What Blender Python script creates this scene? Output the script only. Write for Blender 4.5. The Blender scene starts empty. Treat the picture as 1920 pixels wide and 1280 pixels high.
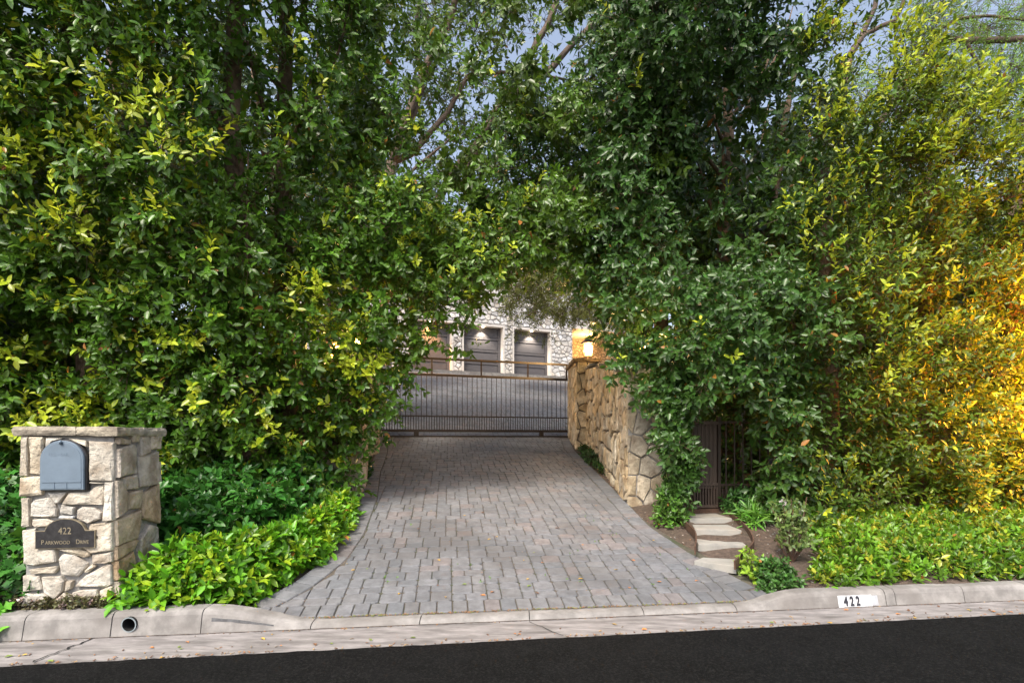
import bpy, bmesh, math, random
import numpy as np
from mathutils import Vector, Matrix
R = math.radians
rng = random.Random(7)
nr = np.random.default_rng(11)
scene = bpy.context.scene
col = scene.collection
# ------------------------------------------------------------------ camera
cam = bpy.data.cameras.new('camera'); camo = bpy.data.objects.new('camera', cam); col.objects.link(camo)
CH = 1.25
camo.location = (0, 0, CH); camo.rotation_euler = (R(90), 0, 0)
cam.sensor_width = 36; cam.lens = 18.75; cam.shift_y = 0.09375; cam.clip_end = 900; cam.clip_start = .05
scene.camera = camo
# ------------------------------------------------------------------ world and sun
w = bpy.data.worlds.new("World"); scene.world = w; w.use_nodes = True
nt = w.node_tree; bg = nt.nodes['Background']
sky = nt.nodes.new('ShaderNodeTexSky'); sky.sky_type = 'NISHITA'; sky.sun_disc = False
SUN_EL, SUN_AZ = 52, 203          # azimuth: clockwise from +Y
sky.sun_elevation = R(SUN_EL); sky.sun_rotation = R(SUN_AZ); sky.air_density = 1.0; sky.dust_density = 4.0; sky.ozone_density = .8
hsv = nt.nodes.new('ShaderNodeHueSaturation'); hsv.inputs['Saturation'].default_value = .72; hsv.inputs['Value'].default_value = 1.45
nt.links.new(sky.outputs[0], hsv.inputs['Color']); nt.links.new(hsv.outputs[0], bg.inputs[0]); bg.inputs[1].default_value = .115
sun = bpy.data.lights.new('sun', 'SUN'); sun.energy = 1.95; sun.angle = R(14); sun.color = (1, .92, .78)
suno = bpy.data.objects.new('sun', sun); col.objects.link(suno)
sd = Vector((math.sin(R(SUN_AZ))*math.cos(R(SUN_EL)), math.cos(R(SUN_AZ))*math.cos(R(SUN_EL)), math.sin(R(SUN_EL))))
suno.rotation_euler = sd.to_track_quat('Z', 'Y').to_euler(); suno.location = (-4, -6, 12)
scene.view_settings.view_transform = 'Standard'; scene.view_settings.look = 'None'
scene.view_settings.gamma = 1; scene.view_settings.use_curve_mapping = False
scene.view_settings.exposure = 0.9
scene.cycles.max_bounces = 8; scene.cycles.diffuse_bounces = 4; scene.cycles.transmission_bounces = 4

# ------------------------------------------------------------------ helpers
def tagk(o, label=None, cat=None, group=None, kind=None):
    if label: o['label'] = label
    if cat: o['category'] = cat
    if group: o['group'] = group
    if kind: o['kind'] = kind
    return o
def empty(name, loc, label, cat, group=None):
    o = bpy.data.objects.new(name, None); col.objects.link(o); o.location = loc
    o.empty_display_size = .1
    return tagk(o, label, cat, group)
def link(name, me, mats, parent=None):
    if not isinstance(mats, (list, tuple)): mats = [mats]
    if not me.materials:
        for m in mats: me.materials.append(m)
    o = bpy.data.objects.new(name, me); col.objects.link(o)
    if parent is not None:
        o.parent = parent
        p = parent; off = Vector((0, 0, 0))
        while p is not None: off += p.location; p = p.parent
        o.location = -off
    return o
class MB:
    """collects faces in world coordinates, with a tint per face"""
    def __init__(s): s.v = []; s.f = []; s.t = []; s.m = []
    def add(s, vs, fs, tint=(1, 1, 1), mi=0):
        b = len(s.v); s.v += [tuple(p) for p in vs]
        for f in fs: s.f.append([i+b for i in f]); s.t.append(tint); s.m.append(mi)
    def box(s, c, size, rot=None, tint=(1, 1, 1), mi=0):
        x, y, z = [k/2 for k in size]; vs = []
        for a in (-x, x):
            for b in (-y, y):
                for d in (-z, z):
                    p = Vector((a, b, d))
                    if rot is not None: p = rot @ p
                    vs.append(p+Vector(c))
        s.add(vs, [(0, 1, 3, 2), (4, 6, 7, 5), (0, 4, 5, 1), (2, 3, 7, 6), (0, 2, 6, 4), (1, 5, 7, 3)], tint, mi)
    def bar(s, a, b, wd, ht=None, tint=(1, 1, 1), mi=0, up=Vector((0, 0, 1))):
        a, b = Vector(a), Vector(b); d = (b-a); L = d.length; d.normalize()
        if abs(d.dot(up)) > .95: up = Vector((0, 1, 0))
        sx = d.cross(up).normalized(); uz = sx.cross(d)
        m = Matrix((sx, d, uz)).transposed()
        s.box((a+b)/2, (wd, L, ht or wd), m, tint, mi)
    def tube(s, path, radii, n=8, tint=(1, 1, 1), mi=0, cap=True, wob=0):
        path = [Vector(p) for p in path]; rings = []
        vs = []; fs = []
        for i, p in enumerate(path):
            d = (path[min(i+1, len(path)-1)]-path[max(i-1, 0)]).normalized()
            u = d.cross(Vector((0, 1, 0)) if abs(d.y) < .9 else Vector((1, 0, 0))).normalized(); v = d.cross(u)
            for k in range(n):
                a = 2*math.pi*k/n; r = radii[i]*(1+wob*rng.uniform(-1, 1))
                vs.append(p+u*math.cos(a)*r+v*math.sin(a)*r)
        for i in range(len(path)-1):
            for k in range(n):
                fs.append((i*n+k, i*n+(k+1) % n, (i+1)*n+(k+1) % n, (i+1)*n+k))
        if cap: fs.append(tuple(range(n))[::-1]); fs.append(tuple((len(path)-1)*n+k for k in range(n)))
        s.add(vs, fs, tint, mi)
    def mesh(s, name, smooth=False):
        me = bpy.data.meshes.new(name); me.from_pydata(s.v, [], s.f); me.update()
        ca = me.color_attributes.new('tint', 'FLOAT_COLOR', 'CORNER')
        arr = []
        for f, t in zip(s.f, s.t): arr += [t[0], t[1], t[2], 1]*len(f)
        ca.data.foreach_set('color', arr)
        me.polygons.foreach_set('material_index', s.m)
        if smooth: me.polygons.foreach_set('use_smooth', [True]*len(s.f))
        bm = bmesh.new(); bm.from_mesh(me); bmesh.ops.recalc_face_normals(bm, faces=bm.faces); bm.to_mesh(me); bm.free()
        return me
    def build(s, name, mats, parent=None, smooth=False):
        return link(name, s.mesh(name, smooth), mats, parent)
def bar_obj(name, a, b, wd, ht, m, parent): 
    q = MB(); q.bar(a, b, wd, ht); return q.build(name, m, parent)

# ------------------------------------------------------------------ materials
def N(t, k, **kw):
    n = t.nodes.new(k)
    for a, b in kw.items(): setattr(n, a, b)
    return n
def mat(name, c, rough=.7, var=.25, scale=6, bump=.3, bscale=40, c2=None, tint=False, metal=0, dirt=None, dscale=1.5, spec=.5, bdist=.01, stretch=None):
    m = bpy.data.materials.new(name); m.use_nodes = True; t = m.node_tree; L = t.links
    P = t.nodes['Principled BSDF']; P.inputs['Roughness'].default_value = rough; P.inputs['Metallic'].default_value = metal
    P.inputs['Specular IOR Level'].default_value = spec
    g = N(t, 'ShaderNodeNewGeometry')
    pos = g.outputs['Position']
    if stretch:
        mp = N(t, 'ShaderNodeMapping'); mp.inputs['Scale'].default_value = stretch; L.new(pos, mp.inputs[0]); pos = mp.outputs[0]
    n1 = N(t, 'ShaderNodeTexNoise'); n1.inputs['Scale'].default_value = scale; n1.inputs['Detail'].default_value = 6; n1.inputs['Roughness'].default_value = .65
    L.new(pos, n1.inputs['Vector'])
    mx = N(t, 'ShaderNodeMix', data_type='RGBA'); 
    d2 = c2 or tuple(k*(1-var) for k in c)
    rp = N(t, 'ShaderNodeMapRange'); rp.inputs[1].default_value = .35; rp.inputs[2].default_value = .65
    L.new(n1.outputs[0], rp.inputs[0]); L.new(rp.outputs[0], mx.inputs[0])
    mx.inputs[6].default_value = (*d2, 1); mx.inputs[7].default_value = (*(min(1, k*(1+var*.6)) for k in c), 1) if not c2 else (*c, 1)
    out = mx.outputs[2]
    if dirt:
        n2 = N(t, 'ShaderNodeTexNoise'); n2.inputs['Scale'].default_value = dscale; n2.inputs['Detail'].default_value = 8; L.new(pos, n2.inputs['Vector'])
        r2 = N(t, 'ShaderNodeMapRange'); r2.inputs[1].default_value = .48; r2.inputs[2].default_value = .72; L.new(n2.outputs[0], r2.inputs[0])
        m2 = N(t, 'ShaderNodeMix', data_type='RGBA'); L.new(r2.outputs[0], m2.inputs[0]); L.new(out, m2.inputs[6]); m2.inputs[7].default_value = (*dirt, 1)
        out = m2.outputs[2]
    if tint:
        a = N(t, 'ShaderNodeAttribute', attribute_name='tint')
        m3 = N(t, 'ShaderNodeMix', data_type='RGBA', blend_type='MULTIPLY'); m3.inputs[0].default_value = 1
        L.new(out, m3.inputs[6]); L.new(a.outputs['Color'], m3.inputs[7]); out = m3.outputs[2]
    L.new(out, P.inputs['Base Color'])
    if bump:
        n3 = N(t, 'ShaderNodeTexNoise'); n3.inputs['Scale'].default_value = bscale; n3.inputs['Detail'].default_value = 8; n3.inputs['Roughness'].default_value = .6
        L.new(g.outputs['Position'], n3.inputs['Vector'])
        b = N(t, 'ShaderNodeBump'); b.inputs['Strength'].default_value = bump; b.inputs['Distance'].default_value = bdist
        L.new(n3.outputs[0], b.inputs['Height']); L.new(b.outputs[0], P.inputs['Normal'])
    return m
def leafmat(name, rough=.36, trans=.22, spec=.48):
    m = bpy.data.materials.new(name); m.use_nodes = True; t = m.node_tree; L = t.links
    P = t.nodes['Principled BSDF']; o = t.nodes['Material Output']
    a = N(t, 'ShaderNodeAttribute', attribute_name='tint')
    L.new(a.outputs['Color'], P.inputs['Base Color']); P.inputs['Roughness'].default_value = rough; P.inputs['Specular IOR Level'].default_value = spec
    tr = N(t, 'ShaderNodeBsdfTranslucent'); hs = N(t, 'ShaderNodeHueSaturation'); hs.inputs['Value'].default_value = 1.5; hs.inputs['Hue'].default_value = .485
    L.new(a.outputs['Color'], hs.inputs['Color']); L.new(hs.outputs[0], tr.inputs[0])
    ms = N(t, 'ShaderNodeMixShader'); ms.inputs[0].default_value = trans
    L.new(P.outputs[0], ms.inputs[1]); L.new(tr.outputs[0], ms.inputs[2]); L.new(ms.outputs[0], o.inputs[0])
    return m
def emat(name, c, s):
    m = bpy.data.materials.new(name); m.use_nodes = True; P = m.node_tree.nodes['Principled BSDF']
    P.inputs['Emission Color'].default_value = (*c, 1); P.inputs['Emission Strength'].default_value = s; P.inputs['Base Color'].default_value = (*c, 1)
    return m
M = {}
M['leaf'] = leafmat('glossy_leaf'); M['leaf_soft'] = leafmat('soft_leaf', .5, .35)
M['bark'] = mat('bark', (.155, .105, .068), .9, .5, 9, .9, 26, bdist=.02)
M['bark_pale'] = mat('bark_pale', (.125, .088, .066), .85, .4, 7, .7, 30, bdist=.015)
M['asphalt'] = mat('asphalt', (.0052, .0053, .0056), .95, .35, 4, .9, 170, bdist=.008, dirt=(.018, .0178, .0175), dscale=75, spec=.12)
M['concrete'] = mat('concrete', (.265, .25, .238), .85, .3, 9, .4, 90, dirt=(.17, .155, .145), dscale=3.2, bdist=.004)
M['gutter'] = mat('gutter_concrete', (.27, .25, .245), .85, .35, 9, .5, 110, dirt=(.125, .115, .11), dscale=5.0, bdist=.005, stretch=(.6, 2.6, 1))
M['paver'] = mat('paver', (.166, .168, .177), .8, .25, 16, .6, 120, tint=True, bdist=.005, dirt=(.100, .100, .104), dscale=1.3)
M['joint'] = mat('joint_sand', (.105, .088, .070), .95, .4, 30, .6, 150, bdist=.005, dirt=(.05, .065, .03), dscale=3)
M['stone'] = mat('limestone', (.53, .48, .40), .88, .3, 9, 1, 26, tint=True, bdist=.022, dirt=(.26, .205, .15), dscale=6)
M['stone_gray'] = mat('pale_stone', (.64, .62, .60), .85, .2, 5, .8, 18, tint=True, bdist=.02, dirt=(.40, .36, .32), dscale=3)
M['mortar'] = mat('mortar', (.16, .14, .12), .95, .25, 30, .6, 130, bdist=.006)
M['mortar_grey'] = mat('grey_mortar', (.30, .29, .28), .95, .25, 30, .6, 130, bdist=.006)
M['cap'] = mat('cap_stone', (.36, .33, .285), .85, .4, 12, .9, 30, tint=True, bdist=.015, dirt=(.15, .13, .115), dscale=9)
M['soil'] = mat('soil', (.125, .09, .07), .97, .45, 22, 1, 60, bdist=.03, dirt=(.09, .07, .05), dscale=5)
M['slab'] = mat('slab', (.33, .32, .295), .85, .2, 8, .3, 100, bdist=.003, dirt=(.33, .30, .26), dscale=4)
M['rust'] = mat('rust_steel', (.10, .055, .035), .8, .4, 30, .4, 90, bdist=.003)
M['iron'] = mat('brown_iron', (.036, .024, .018), .5, .3, 12, .1, 80, bdist=.002)
M['board'] = mat('brown_board', (.075, .052, .040), .65, .3, 8, .3, 60, bdist=.003, stretch=(1, 1, .15))
M['mailbox'] = mat('mailbox_paint', (.155, .205, .262), .36, .12, 10, .1, 60, bdist=.001)
M['plaque'] = mat('bronze', (.045, .043, .045), .45, .4, 25, .3, 120, metal=.4, bdist=.002)
M['bronze_hi'] = mat('worn_bronze', (.34, .29, .20), .45, .3, 30, 0, metal=.4)
M['white'] = mat('white_paint', (.60, .61, .63), .6, .08, 9, .2, 80, bdist=.002, dirt=(.46, .47, .48), dscale=14)
M['white_old'] = mat('old_white_paint', (.40, .41, .44), .6, .2, 9, .2, 80, bdist=.002, stretch=(6, 6, 1))
M['black'] = mat('black_paint', (.03, .03, .04), .6, .2, 10, 0)
M['trim'] = mat('door_trim', (.62, .58, .54), .6, .08, 5, .1, 60)
M['door'] = mat('garage_panel', (.085, .080, .088), .55, .2, 5, .15, 50, stretch=(1, 1, 8))
M['stucco'] = mat('stucco', (.21, .19, .17), .95, .3, 3, .5, 90)
M['roof'] = mat('roof', (.12, .09, .075), .9, .3, 4, .3, 30)
M['pvc'] = mat('pvc', (.24, .28, .30), .5, .2, 20, 0)
M['dark'] = mat('dark_inside', (.012, .012, .012), .9, .2, 20, 0)
M['slate_net'] = mat('slate_net', (.10, .13, .16), .6, .2, 20, 0)
M['glass'] = mat('window_glass', (.12, .14, .19), .08, .1, 4, 0)
M['lamp_glow'] = emat('lamp_glow', (1, .50, .12), 11)
M['spot_glow'] = emat('spot_glow', (1, .78, .5), 18)
M['petal'] = mat('petal', (.80, .72, .72), .6, .1, 20, 0)
M['scuff'] = mat('scuff', (.10, .10, .105), .8, .4, 30, 0)
M['litter'] = mat('dry_leaf', (1, 1, 1), .7, .25, 40, 0, tint=True)
M['moss'] = mat('moss', (.13, .13, .03), .95, .4, 20, .8, 90, bdist=.01)

# ------------------------------------------------------------------ ground functions
def ss(a, b, x):
    t = min(1, max(0, (x-a)/(b-a))); return t*t*(3-2*t)
def K(X): return 3.64+.118*X                       # kerb face line
def RE(X): return 3.305+.135*max(-4.5, min(4.6, X))+.118*(X-max(-4.5, min(4.6, X)))   # asphalt edge
def dz(X, Y):
    c = .118+.22*ss(4, 10.5, Y)+.119*ss(11, 20, Y); q = Y-c*X
    if q < 11.06: return .035+.1687*(q-3.74)
    return min(3.85, 1.27+.226*(q-11.06))
LEFT = [(-2.05, 3.3), (-1.95, 3.55), (-1.80, 3.85), (-1.68, 4.15), (-1.60, 4.6), (-1.62, 5.2), (-1.78, 6.3), (-2.06, 7.6), (-2.23, 8.73), (-2.57, 10.34), (-3.3, 13.5), (-5.6, 20.5), (-8, 24)]
RIGHT = [(2.06, 3.7), (1.99, 4.0), (1.80, 4.48), (1.62, 4.92), (1.45, 5.61), (1.40, 6.5), (1.36, 7.2), (1.24, 8.9), (1.16, 10), (1.21, 11.42), (1.5, 13.5), (3.0, 20.5), (3.6, 26)]
def interp(pl, y):
    if y <= pl[0][1]: return pl[0][0]
    for (x0, y0), (x1, y1) in zip(pl, pl[1:]):
        if y <= y1: return x0+(x1-x0)*(y-y0)/(y1-y0)
    return pl[-1][0]
def XL(y): return interp(LEFT, y)
def XR(y): return interp(RIGHT, y)
def kh(X):                                          # kerb height
    if X < 0: return .028+.118*ss(-1.25, -2.0, X) if X < -1.25 else .028
    return .028+.082*ss(1.62, 2.15, X)
kh_ = lambda X: (.028+.118*(1-ss(-2.0, -1.25, X))) if X < 0 else (.028+.082*ss(1.62, 2.15, X))
def bank(X, d):
    base = .135-.035*ss(-1, 2, X)
    z = base+.165*(d-.15)
    if d > 6: z = base+.165*5.85+.24*(d-6)
    if d > 22: z = base+.165*5.85+.24*16+.12*(d-22)
    return z
def ter(X, Y):
    d = Y-K(X)
    if d < .10: return -.12
    z = bank(X, d)+.02*math.sin(X*3.1+Y*2.3)*math.sin(Y*1.7)*(1 if abs(X) < 12 else 0)
    if Y < 23.5:
        e = max(XL(Y)-X, X-XR(Y)); f = dz(X, Y)
        if e < 0: z = f-.09
        else:
            t = ss(0, .55, e); z = (f-.035)*(1-t)+z*t
    else:
        t = ss(12, 4, abs(X)) if abs(X) > 4 else 1
        if Y < 40: z = min(z, 3.84) if abs(X) < 14 else z
    # step path bed
    if 1.4 < X < 2.75 and 4.3 < Y < 6.3 and pathin(X, Y): z = min(z, path_z(Y)-.02)
    return z
def path_z(Y): return .225+.125*(Y-4.7)
PL = [(1.66, 4.55), (1.72, 4.85), (1.83, 5.05), (1.85, 5.3), (1.86, 5.55), (1.96, 5.9), (2.02, 6.2)]
PR = [(1.80, 4.40), (1.97, 4.62), (2.12, 4.85), (2.22, 5.2), (2.28, 5.5), (2.36, 5.9), (2.42, 6.2)]
def pathin(X, Y): return interp(PL, Y)-.0 < X < interp(PR, Y)+.0

# terrain: one sheet
xs = [-400, -120, -50, -25, -15, -10, -7.5]+[round(-6+.12*i, 3) for i in range(int(13/.12)+1)]+[8, 10, 15, 25, 50, 120, 400]
ds = [-400, -100, -30, -8, -3, -1, -.3, .0, .09, .11, .15]+[round(.2+.1*i, 3) for i in range(80)]+[8.4+.6*i for i in range(28)]+[28, 34, 42, 60, 90, 160, 400]
vs = [(x, K(x)+d if abs(x) < 26 else K(math.copysign(26, x))+d, 0) for d in ds for x in xs]
vs = [(x, y, ter(max(-26, min(26, x)), y)) for x, y, _ in vs]
nx = len(xs)
fs = [(j*nx+i, j*nx+i+1, (j+1)*nx+i+1, (j+1)*nx+i) for j in range(len(ds)-1) for i in range(nx-1)]
q = MB(); q.add(vs, fs); tagk(q.build('ground', M['soil'], smooth=True), kind='structure')

def strip(fa, fb, za, zb, x0, x1, st, name, m, kind=True, ny=1):
    n = int((x1-x0)/st)+1; xs_ = [x0+(x1-x0)*i/(n-1) for i in range(n)]
    v = []; 
    for x in xs_:
        for k in range(ny+1):
            t = k/ny; v.append((x, fa(x)*(1-t)+fb(x)*t, za*(1-t)+zb*t))
    q = MB(); q.add(v, [(i*(ny+1)+k, (i+1)*(ny+1)+k, (i+1)*(ny+1)+k+1, i*(ny+1)+k+1) for i in range(n-1) for k in range(ny)])
    o = q.build(name, m)
    if kind: tagk(o, kind='structure')
    return o
road = strip(lambda x: -7.5+.118*x, lambda x: RE(x)+rng.uniform(-.006, .004)*(1.6 if x < -.5 else .7), -.03, -.004, -30, 30, .06, 'road', M['asphalt'])
gut = strip(lambda x: RE(x)-.03, lambda x: K(x)+.03, -.0085, -.001, -30, 30, .25, 'gutter', M['gutter'], ny=3)
strip(lambda x: -24+.118*x, lambda x: -7.5+.118*x, .02, .02, -30, 30, 2, 'pavement', M['concrete'])
# crack in the gutter
def crack(pts, wd, parent, z=.0015):
    q = MB(); v = []
    for i, (x, y) in enumerate(pts):
        a = wd*(.5+rng.random()); v += [(x-a/2, y, z), (x+a/2, y+.002, z)]
    q.add(v, [(2*i, 2*i+1, 2*i+3, 2*i+2) for i in range(len(pts)-1)]); return q.build('crack', M['dark'], parent)
def jag(a, b, n, amp):
    return [(a[0]+(b[0]-a[0])*i/n+rng.uniform(-amp, amp), a[1]+(b[1]-a[1])*i/n+rng.uniform(-amp, amp)) for i in range(n+1)]
crack(jag((-2.05-.56, 3.345), (-2.655-.02, 2.965), 14, .012), .012, gut)
crack(jag((.12, 3.62), (.33, 3.36), 9, .01), .005, gut)
crack(jag((1.9, 3.30), (3.35, 3.50), 30, .012), .006, road, -.003)
crack(jag((3.35, 3.50), (4.2, 3.42), 16, .012), .005, road, -.003)
crack(jag((3.25, 3.98), (3.5, 3.80), 9, .01), .005, gut)
# ------------------------------------------------------------------ kerb: segments with joints
kerb = bpy.data.objects.new('kerb', None); col.objects.link(kerb); tagk(kerb, kind='structure')
def kseg(x0, x1, name='kerb_stone'):
    n = max(2, int((x1-x0)/.06)+1); q = MB(); v = []; P = 9
    for i in range(n):
        x = x0+(x1-x0)*i/(n-1); h = kh_(x); y = K(x)+rng.uniform(-.0015, .0015)
        w_ = .155; sl = min(.03, h*.35); r = min(.022, h*.4)
        if h < .06: prof = [(0, -.1), (0, -.003), (.012, h*.45), (.03, h*.8), (.05, h), (.09, h+.003), (.125, h), (.13, h-.02), (.13, -.1)]
        else: prof = [(0, -.1), (0, -.003), (sl*.7, h-r*1.4), (sl+.004, h-r*.5), (sl+r*.7, h-.003), (sl+r*1.6, h), (w_-.01, h), (w_, h-.01), (w_, -.1)]
        t = ss(.04, .09, h)
        for a, b in prof: v.append((x, y+a, b+(rng.uniform(-.0012, .0012) if b > .02 else 0)))
    fs = [(i*P+k, i*P+k+1, (i+1)*P+k+1, (i+1)*P+k) for i in range(n-1) for k in range(P-1)]
    fs += [tuple(range(P)), tuple((n-1)*P+k for k in range(P))[::-1]]
    q.add(v, fs); return q.build(name, M['concrete'], kerb, smooth=False)
joints = [-9, -7.8, -6.6, -5.4, -4.3, -3.62, -3.02, -2.52 , -1.99, -1.32, -.62, .12, .93, 1.62, 2.79, 2.87, 3.44, 4.0, 4.6, 5.3, 6.1, 7.2, 8.5]
drainseg = None
for a, b in zip(joints, joints[1:]):
    o = kseg(a+.003, b-.003)
    if a < -2.45 < b: drainseg = o
q = MB()
for i in range(600):
    x = -5+i*10/600; a = .004+.006*rng.random(); q.add([(x, K(x)-a, .0012), (x+.0168, K(x+.0168)-a*rng.uniform(.6, 1.3), .0012), (x+.0168, K(x+.0168)+.004, .0012), (x, K(x)+.004, .0012)], [(0, 1, 2, 3)], (.6, .5, .4))
tagk(q.build('grime_line', M['soil'], kerb), kind='stuff')
# drain pipe through the kerb face
dpx, dzc = -2.415, .072
dpy = K(dpx)
cyl = MB(); cyl.tube([(dpx, dpy-.1, dzc), (dpx, dpy+.12, dzc)], [.047, .047], 24)
co = cyl.build('cutter', M['dark'])
bo = drainseg.modifiers.new('b', 'BOOLEAN'); bo.object = co; bo.operation = 'DIFFERENCE'; bo.solver = 'EXACT'
dg = bpy.context.evaluated_depsgraph_get(); ev = drainseg.evaluated_get(dg); me = bpy.data.meshes.new_from_object(ev)
drainseg.modifiers.clear()
drainseg.data = me
bpy.data.objects.remove(co)
q = MB(); n = 24; v = []
for (yy, r) in ((.0, .047), (-.004, .0475), (-.004, .041), (.115, .041), (.115, .0)):
    for k in range(n):
        a = 2*math.pi*k/n; v.append((dpx+r*math.cos(a), dpy+.008+yy+(.0), dzc+r*math.sin(a)))
for i in range(4):
    q.add(v, [(i*n+k, i*n+(k+1) % n, (i+1)*n+(k+1) % n, (i+1)*n+k) for k in range(n)] if i < 3 else [(3*n+k, 3*n+(k+1) % n, 4*n) for k in range(n)], mi=1 if i >= 2 else 0)  # bore and back coloured near black: shade inside the pipe put into the colour
dp = q.build('drain_pipe', [M['pvc'], M['dark']], None, smooth=True)
tagk(dp, 'round grey plastic drain pipe opening in the kerb face below the stone letterbox pillar', 'drain pipe')
# painted house number on the kerb
kx0, kx1 = 2.405, 2.675
def face_pt(x, t, off=.0):                          # on the sloping kerb face, t 0..1 up
    h = kh_(x); sl = .03*1.0; r = .022; sl = min(.03, h*.35)
    b = -.0+t*(h-.028); return (x, K(x)+sl*.7*(b/(h-r*1.4))-.0025-off, b)
def kpatch(x0, x1, m, t0=.02, t1=1.0, off=0, name='kerb_paint', parent=None, jg=.004):
    q = MB(); n = 10; v = []
    for i in range(n+1):
        x = x0+(x1-x0)*i/n
        v += [face_pt(x, t0+rng.uniform(-jg, jg)*4, off), face_pt(x, t1+rng.uniform(-jg, jg)*4, off)]
    q.add(v, [(2*i, 2*i+2, 2*i+3, 2*i+1) for i in range(n)]); return q.build(name, m, parent)
kp = kpatch(kx0, kx1, M['white']); kp.name = 'kerb_number_panel'
tagk(kp, 'white painted panel with black house number 422 on the kerb face', 'number panel')
kpatch(kx1-.02, kx1+.05, M['white_old'], t0=.08, t1=.92, off=-.0012, name='faded_paint', parent=kp)
sc_ = kpatch(-1.93, -1.55, M['scuff'], t0=.62, t1=.80, off=-.001, name='tyre_scuff', parent=kerb, jg=.006)
def digit_obj(body, size, parent, m, M4, name, extr=.002, sx=1.0, spacing=1.0, align='LEFT', off=0):
    c = bpy.data.curves.new(name, 'FONT'); c.body = body; c.size = size; c.extrude = extr; c.align_x = align; c.space_character = spacing; c.offset = off
    o = bpy.data.objects.new(name, c); col.objects.link(o)
    bpy.context.view_layer.update()
    me = bpy.data.meshes.new_from_object(o.evaluated_get(bpy.context.evaluated_depsgraph_get()))
    bpy.data.objects.remove(o)
    me.transform(Matrix.Diagonal((sx, 1, 1, 1))); me.transform(M4)
    return link(name, me, m, parent)
yaw = math.atan(.118)
def frame(o, rz, tilt=0):                            # text frame: x along the kerb, y up, z to the viewer
    return Matrix.Translation(o) @ Matrix.Rotation(rz, 4, 'Z') @ Matrix.Rotation(R(90)-tilt, 4, 'X')
for i, ch in enumerate('422'):
    xx = kx0+.045+i*.048
    p = face_pt(xx, .16, .0035)
    digit_obj(ch, .092, kp, M['black'], frame(p, yaw, .22), 'digit', .0006, .66, off=.0035)

# ------------------------------------------------------------------ polygons, stones
def clip(poly, a, b, c):                             # keep a*x+b*y<=c
    out = []
    for i in range(len(poly)):
        p, q_ = poly[i], poly[(i+1) % len(poly)]
        dp_, dq = a*p[0]+b*p[1]-c, a*q_[0]+b*q_[1]-c
        if dp_ <= 0: out.append(p)
        if (dp_ < 0 < dq) or (dq < 0 < dp_):
            t = dp_/(dp_-dq); out.append((p[0]+(q_[0]-p[0])*t, p[1]+(q_[1]-p[1])*t))
    return out
def area(p): return abs(sum(p[i][0]*p[(i+1) % len(p)][1]-p[(i+1) % len(p)][0]*p[i][1] for i in range(len(p))))/2
def ccw(p):
    s = sum(p[i][0]*p[(i+1) % len(p)][1]-p[(i+1) % len(p)][0]*p[i][1] for i in range(len(p)))
    return p if s > 0 else p[::-1]
def inset_convex(poly, g):
    poly = ccw(poly); out = poly
    for i in range(len(poly)):
        (x0, y0), (x1, y1) = poly[i], poly[(i+1) % len(poly)]
        L = math.hypot(x1-x0, y1-y0)
        if L < 1e-6: continue
        a, b = (y1-y0)/L, -(x1-x0)/L
        out = clip(out, a, b, a*x0+b*y0-g)
        if len(out) < 3: return []
    return out
def cells(poly, cw, chh, gap, r, jit=.42, merge=.0):
    """irregular stone layout of a convex polygon"""
    x0 = min(p[0] for p in poly); x1 = max(p[0] for p in poly); y0 = min(p[1] for p in poly); y1 = max(p[1] for p in poly)
    S = []; ny = max(1, round((y1-y0)/chh)); nxx = max(1, round((x1-x0)/cw))
    for j in range(-1, ny+1):
        for i in range(-1, nxx+1):
            if 0 <= i < nxx and 0 <= j < ny and r.random() < merge: continue
            S.append((x0+(i+.5+(.5 if j % 2 else 0)*.8+r.uniform(-jit, jit))*(x1-x0)/nxx, y0+(j+.5+r.uniform(-jit, jit))*(y1-y0)/ny))
    out = []
    for k, (sx, sy) in enumerate(S):
        c = list(poly); 
        for m_, (tx, ty) in enumerate(S):
            if m_ == k or abs(tx-sx) > 3.2*cw or abs(ty-sy) > 3.2*chh: continue
            a, b = (tx-sx)/cw**2, (ty-sy)/chh**2
            cc = a*(sx+tx)/2+b*(sy+ty)/2
            c = clip(c, a, b, cc)
            if len(c) < 3: break
        if len(c) < 3: continue
        c = inset_convex(c, gap/2)
        if len(c) >= 3 and area(c) > .08*cw*chh: out.append(c)
    return out
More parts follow.
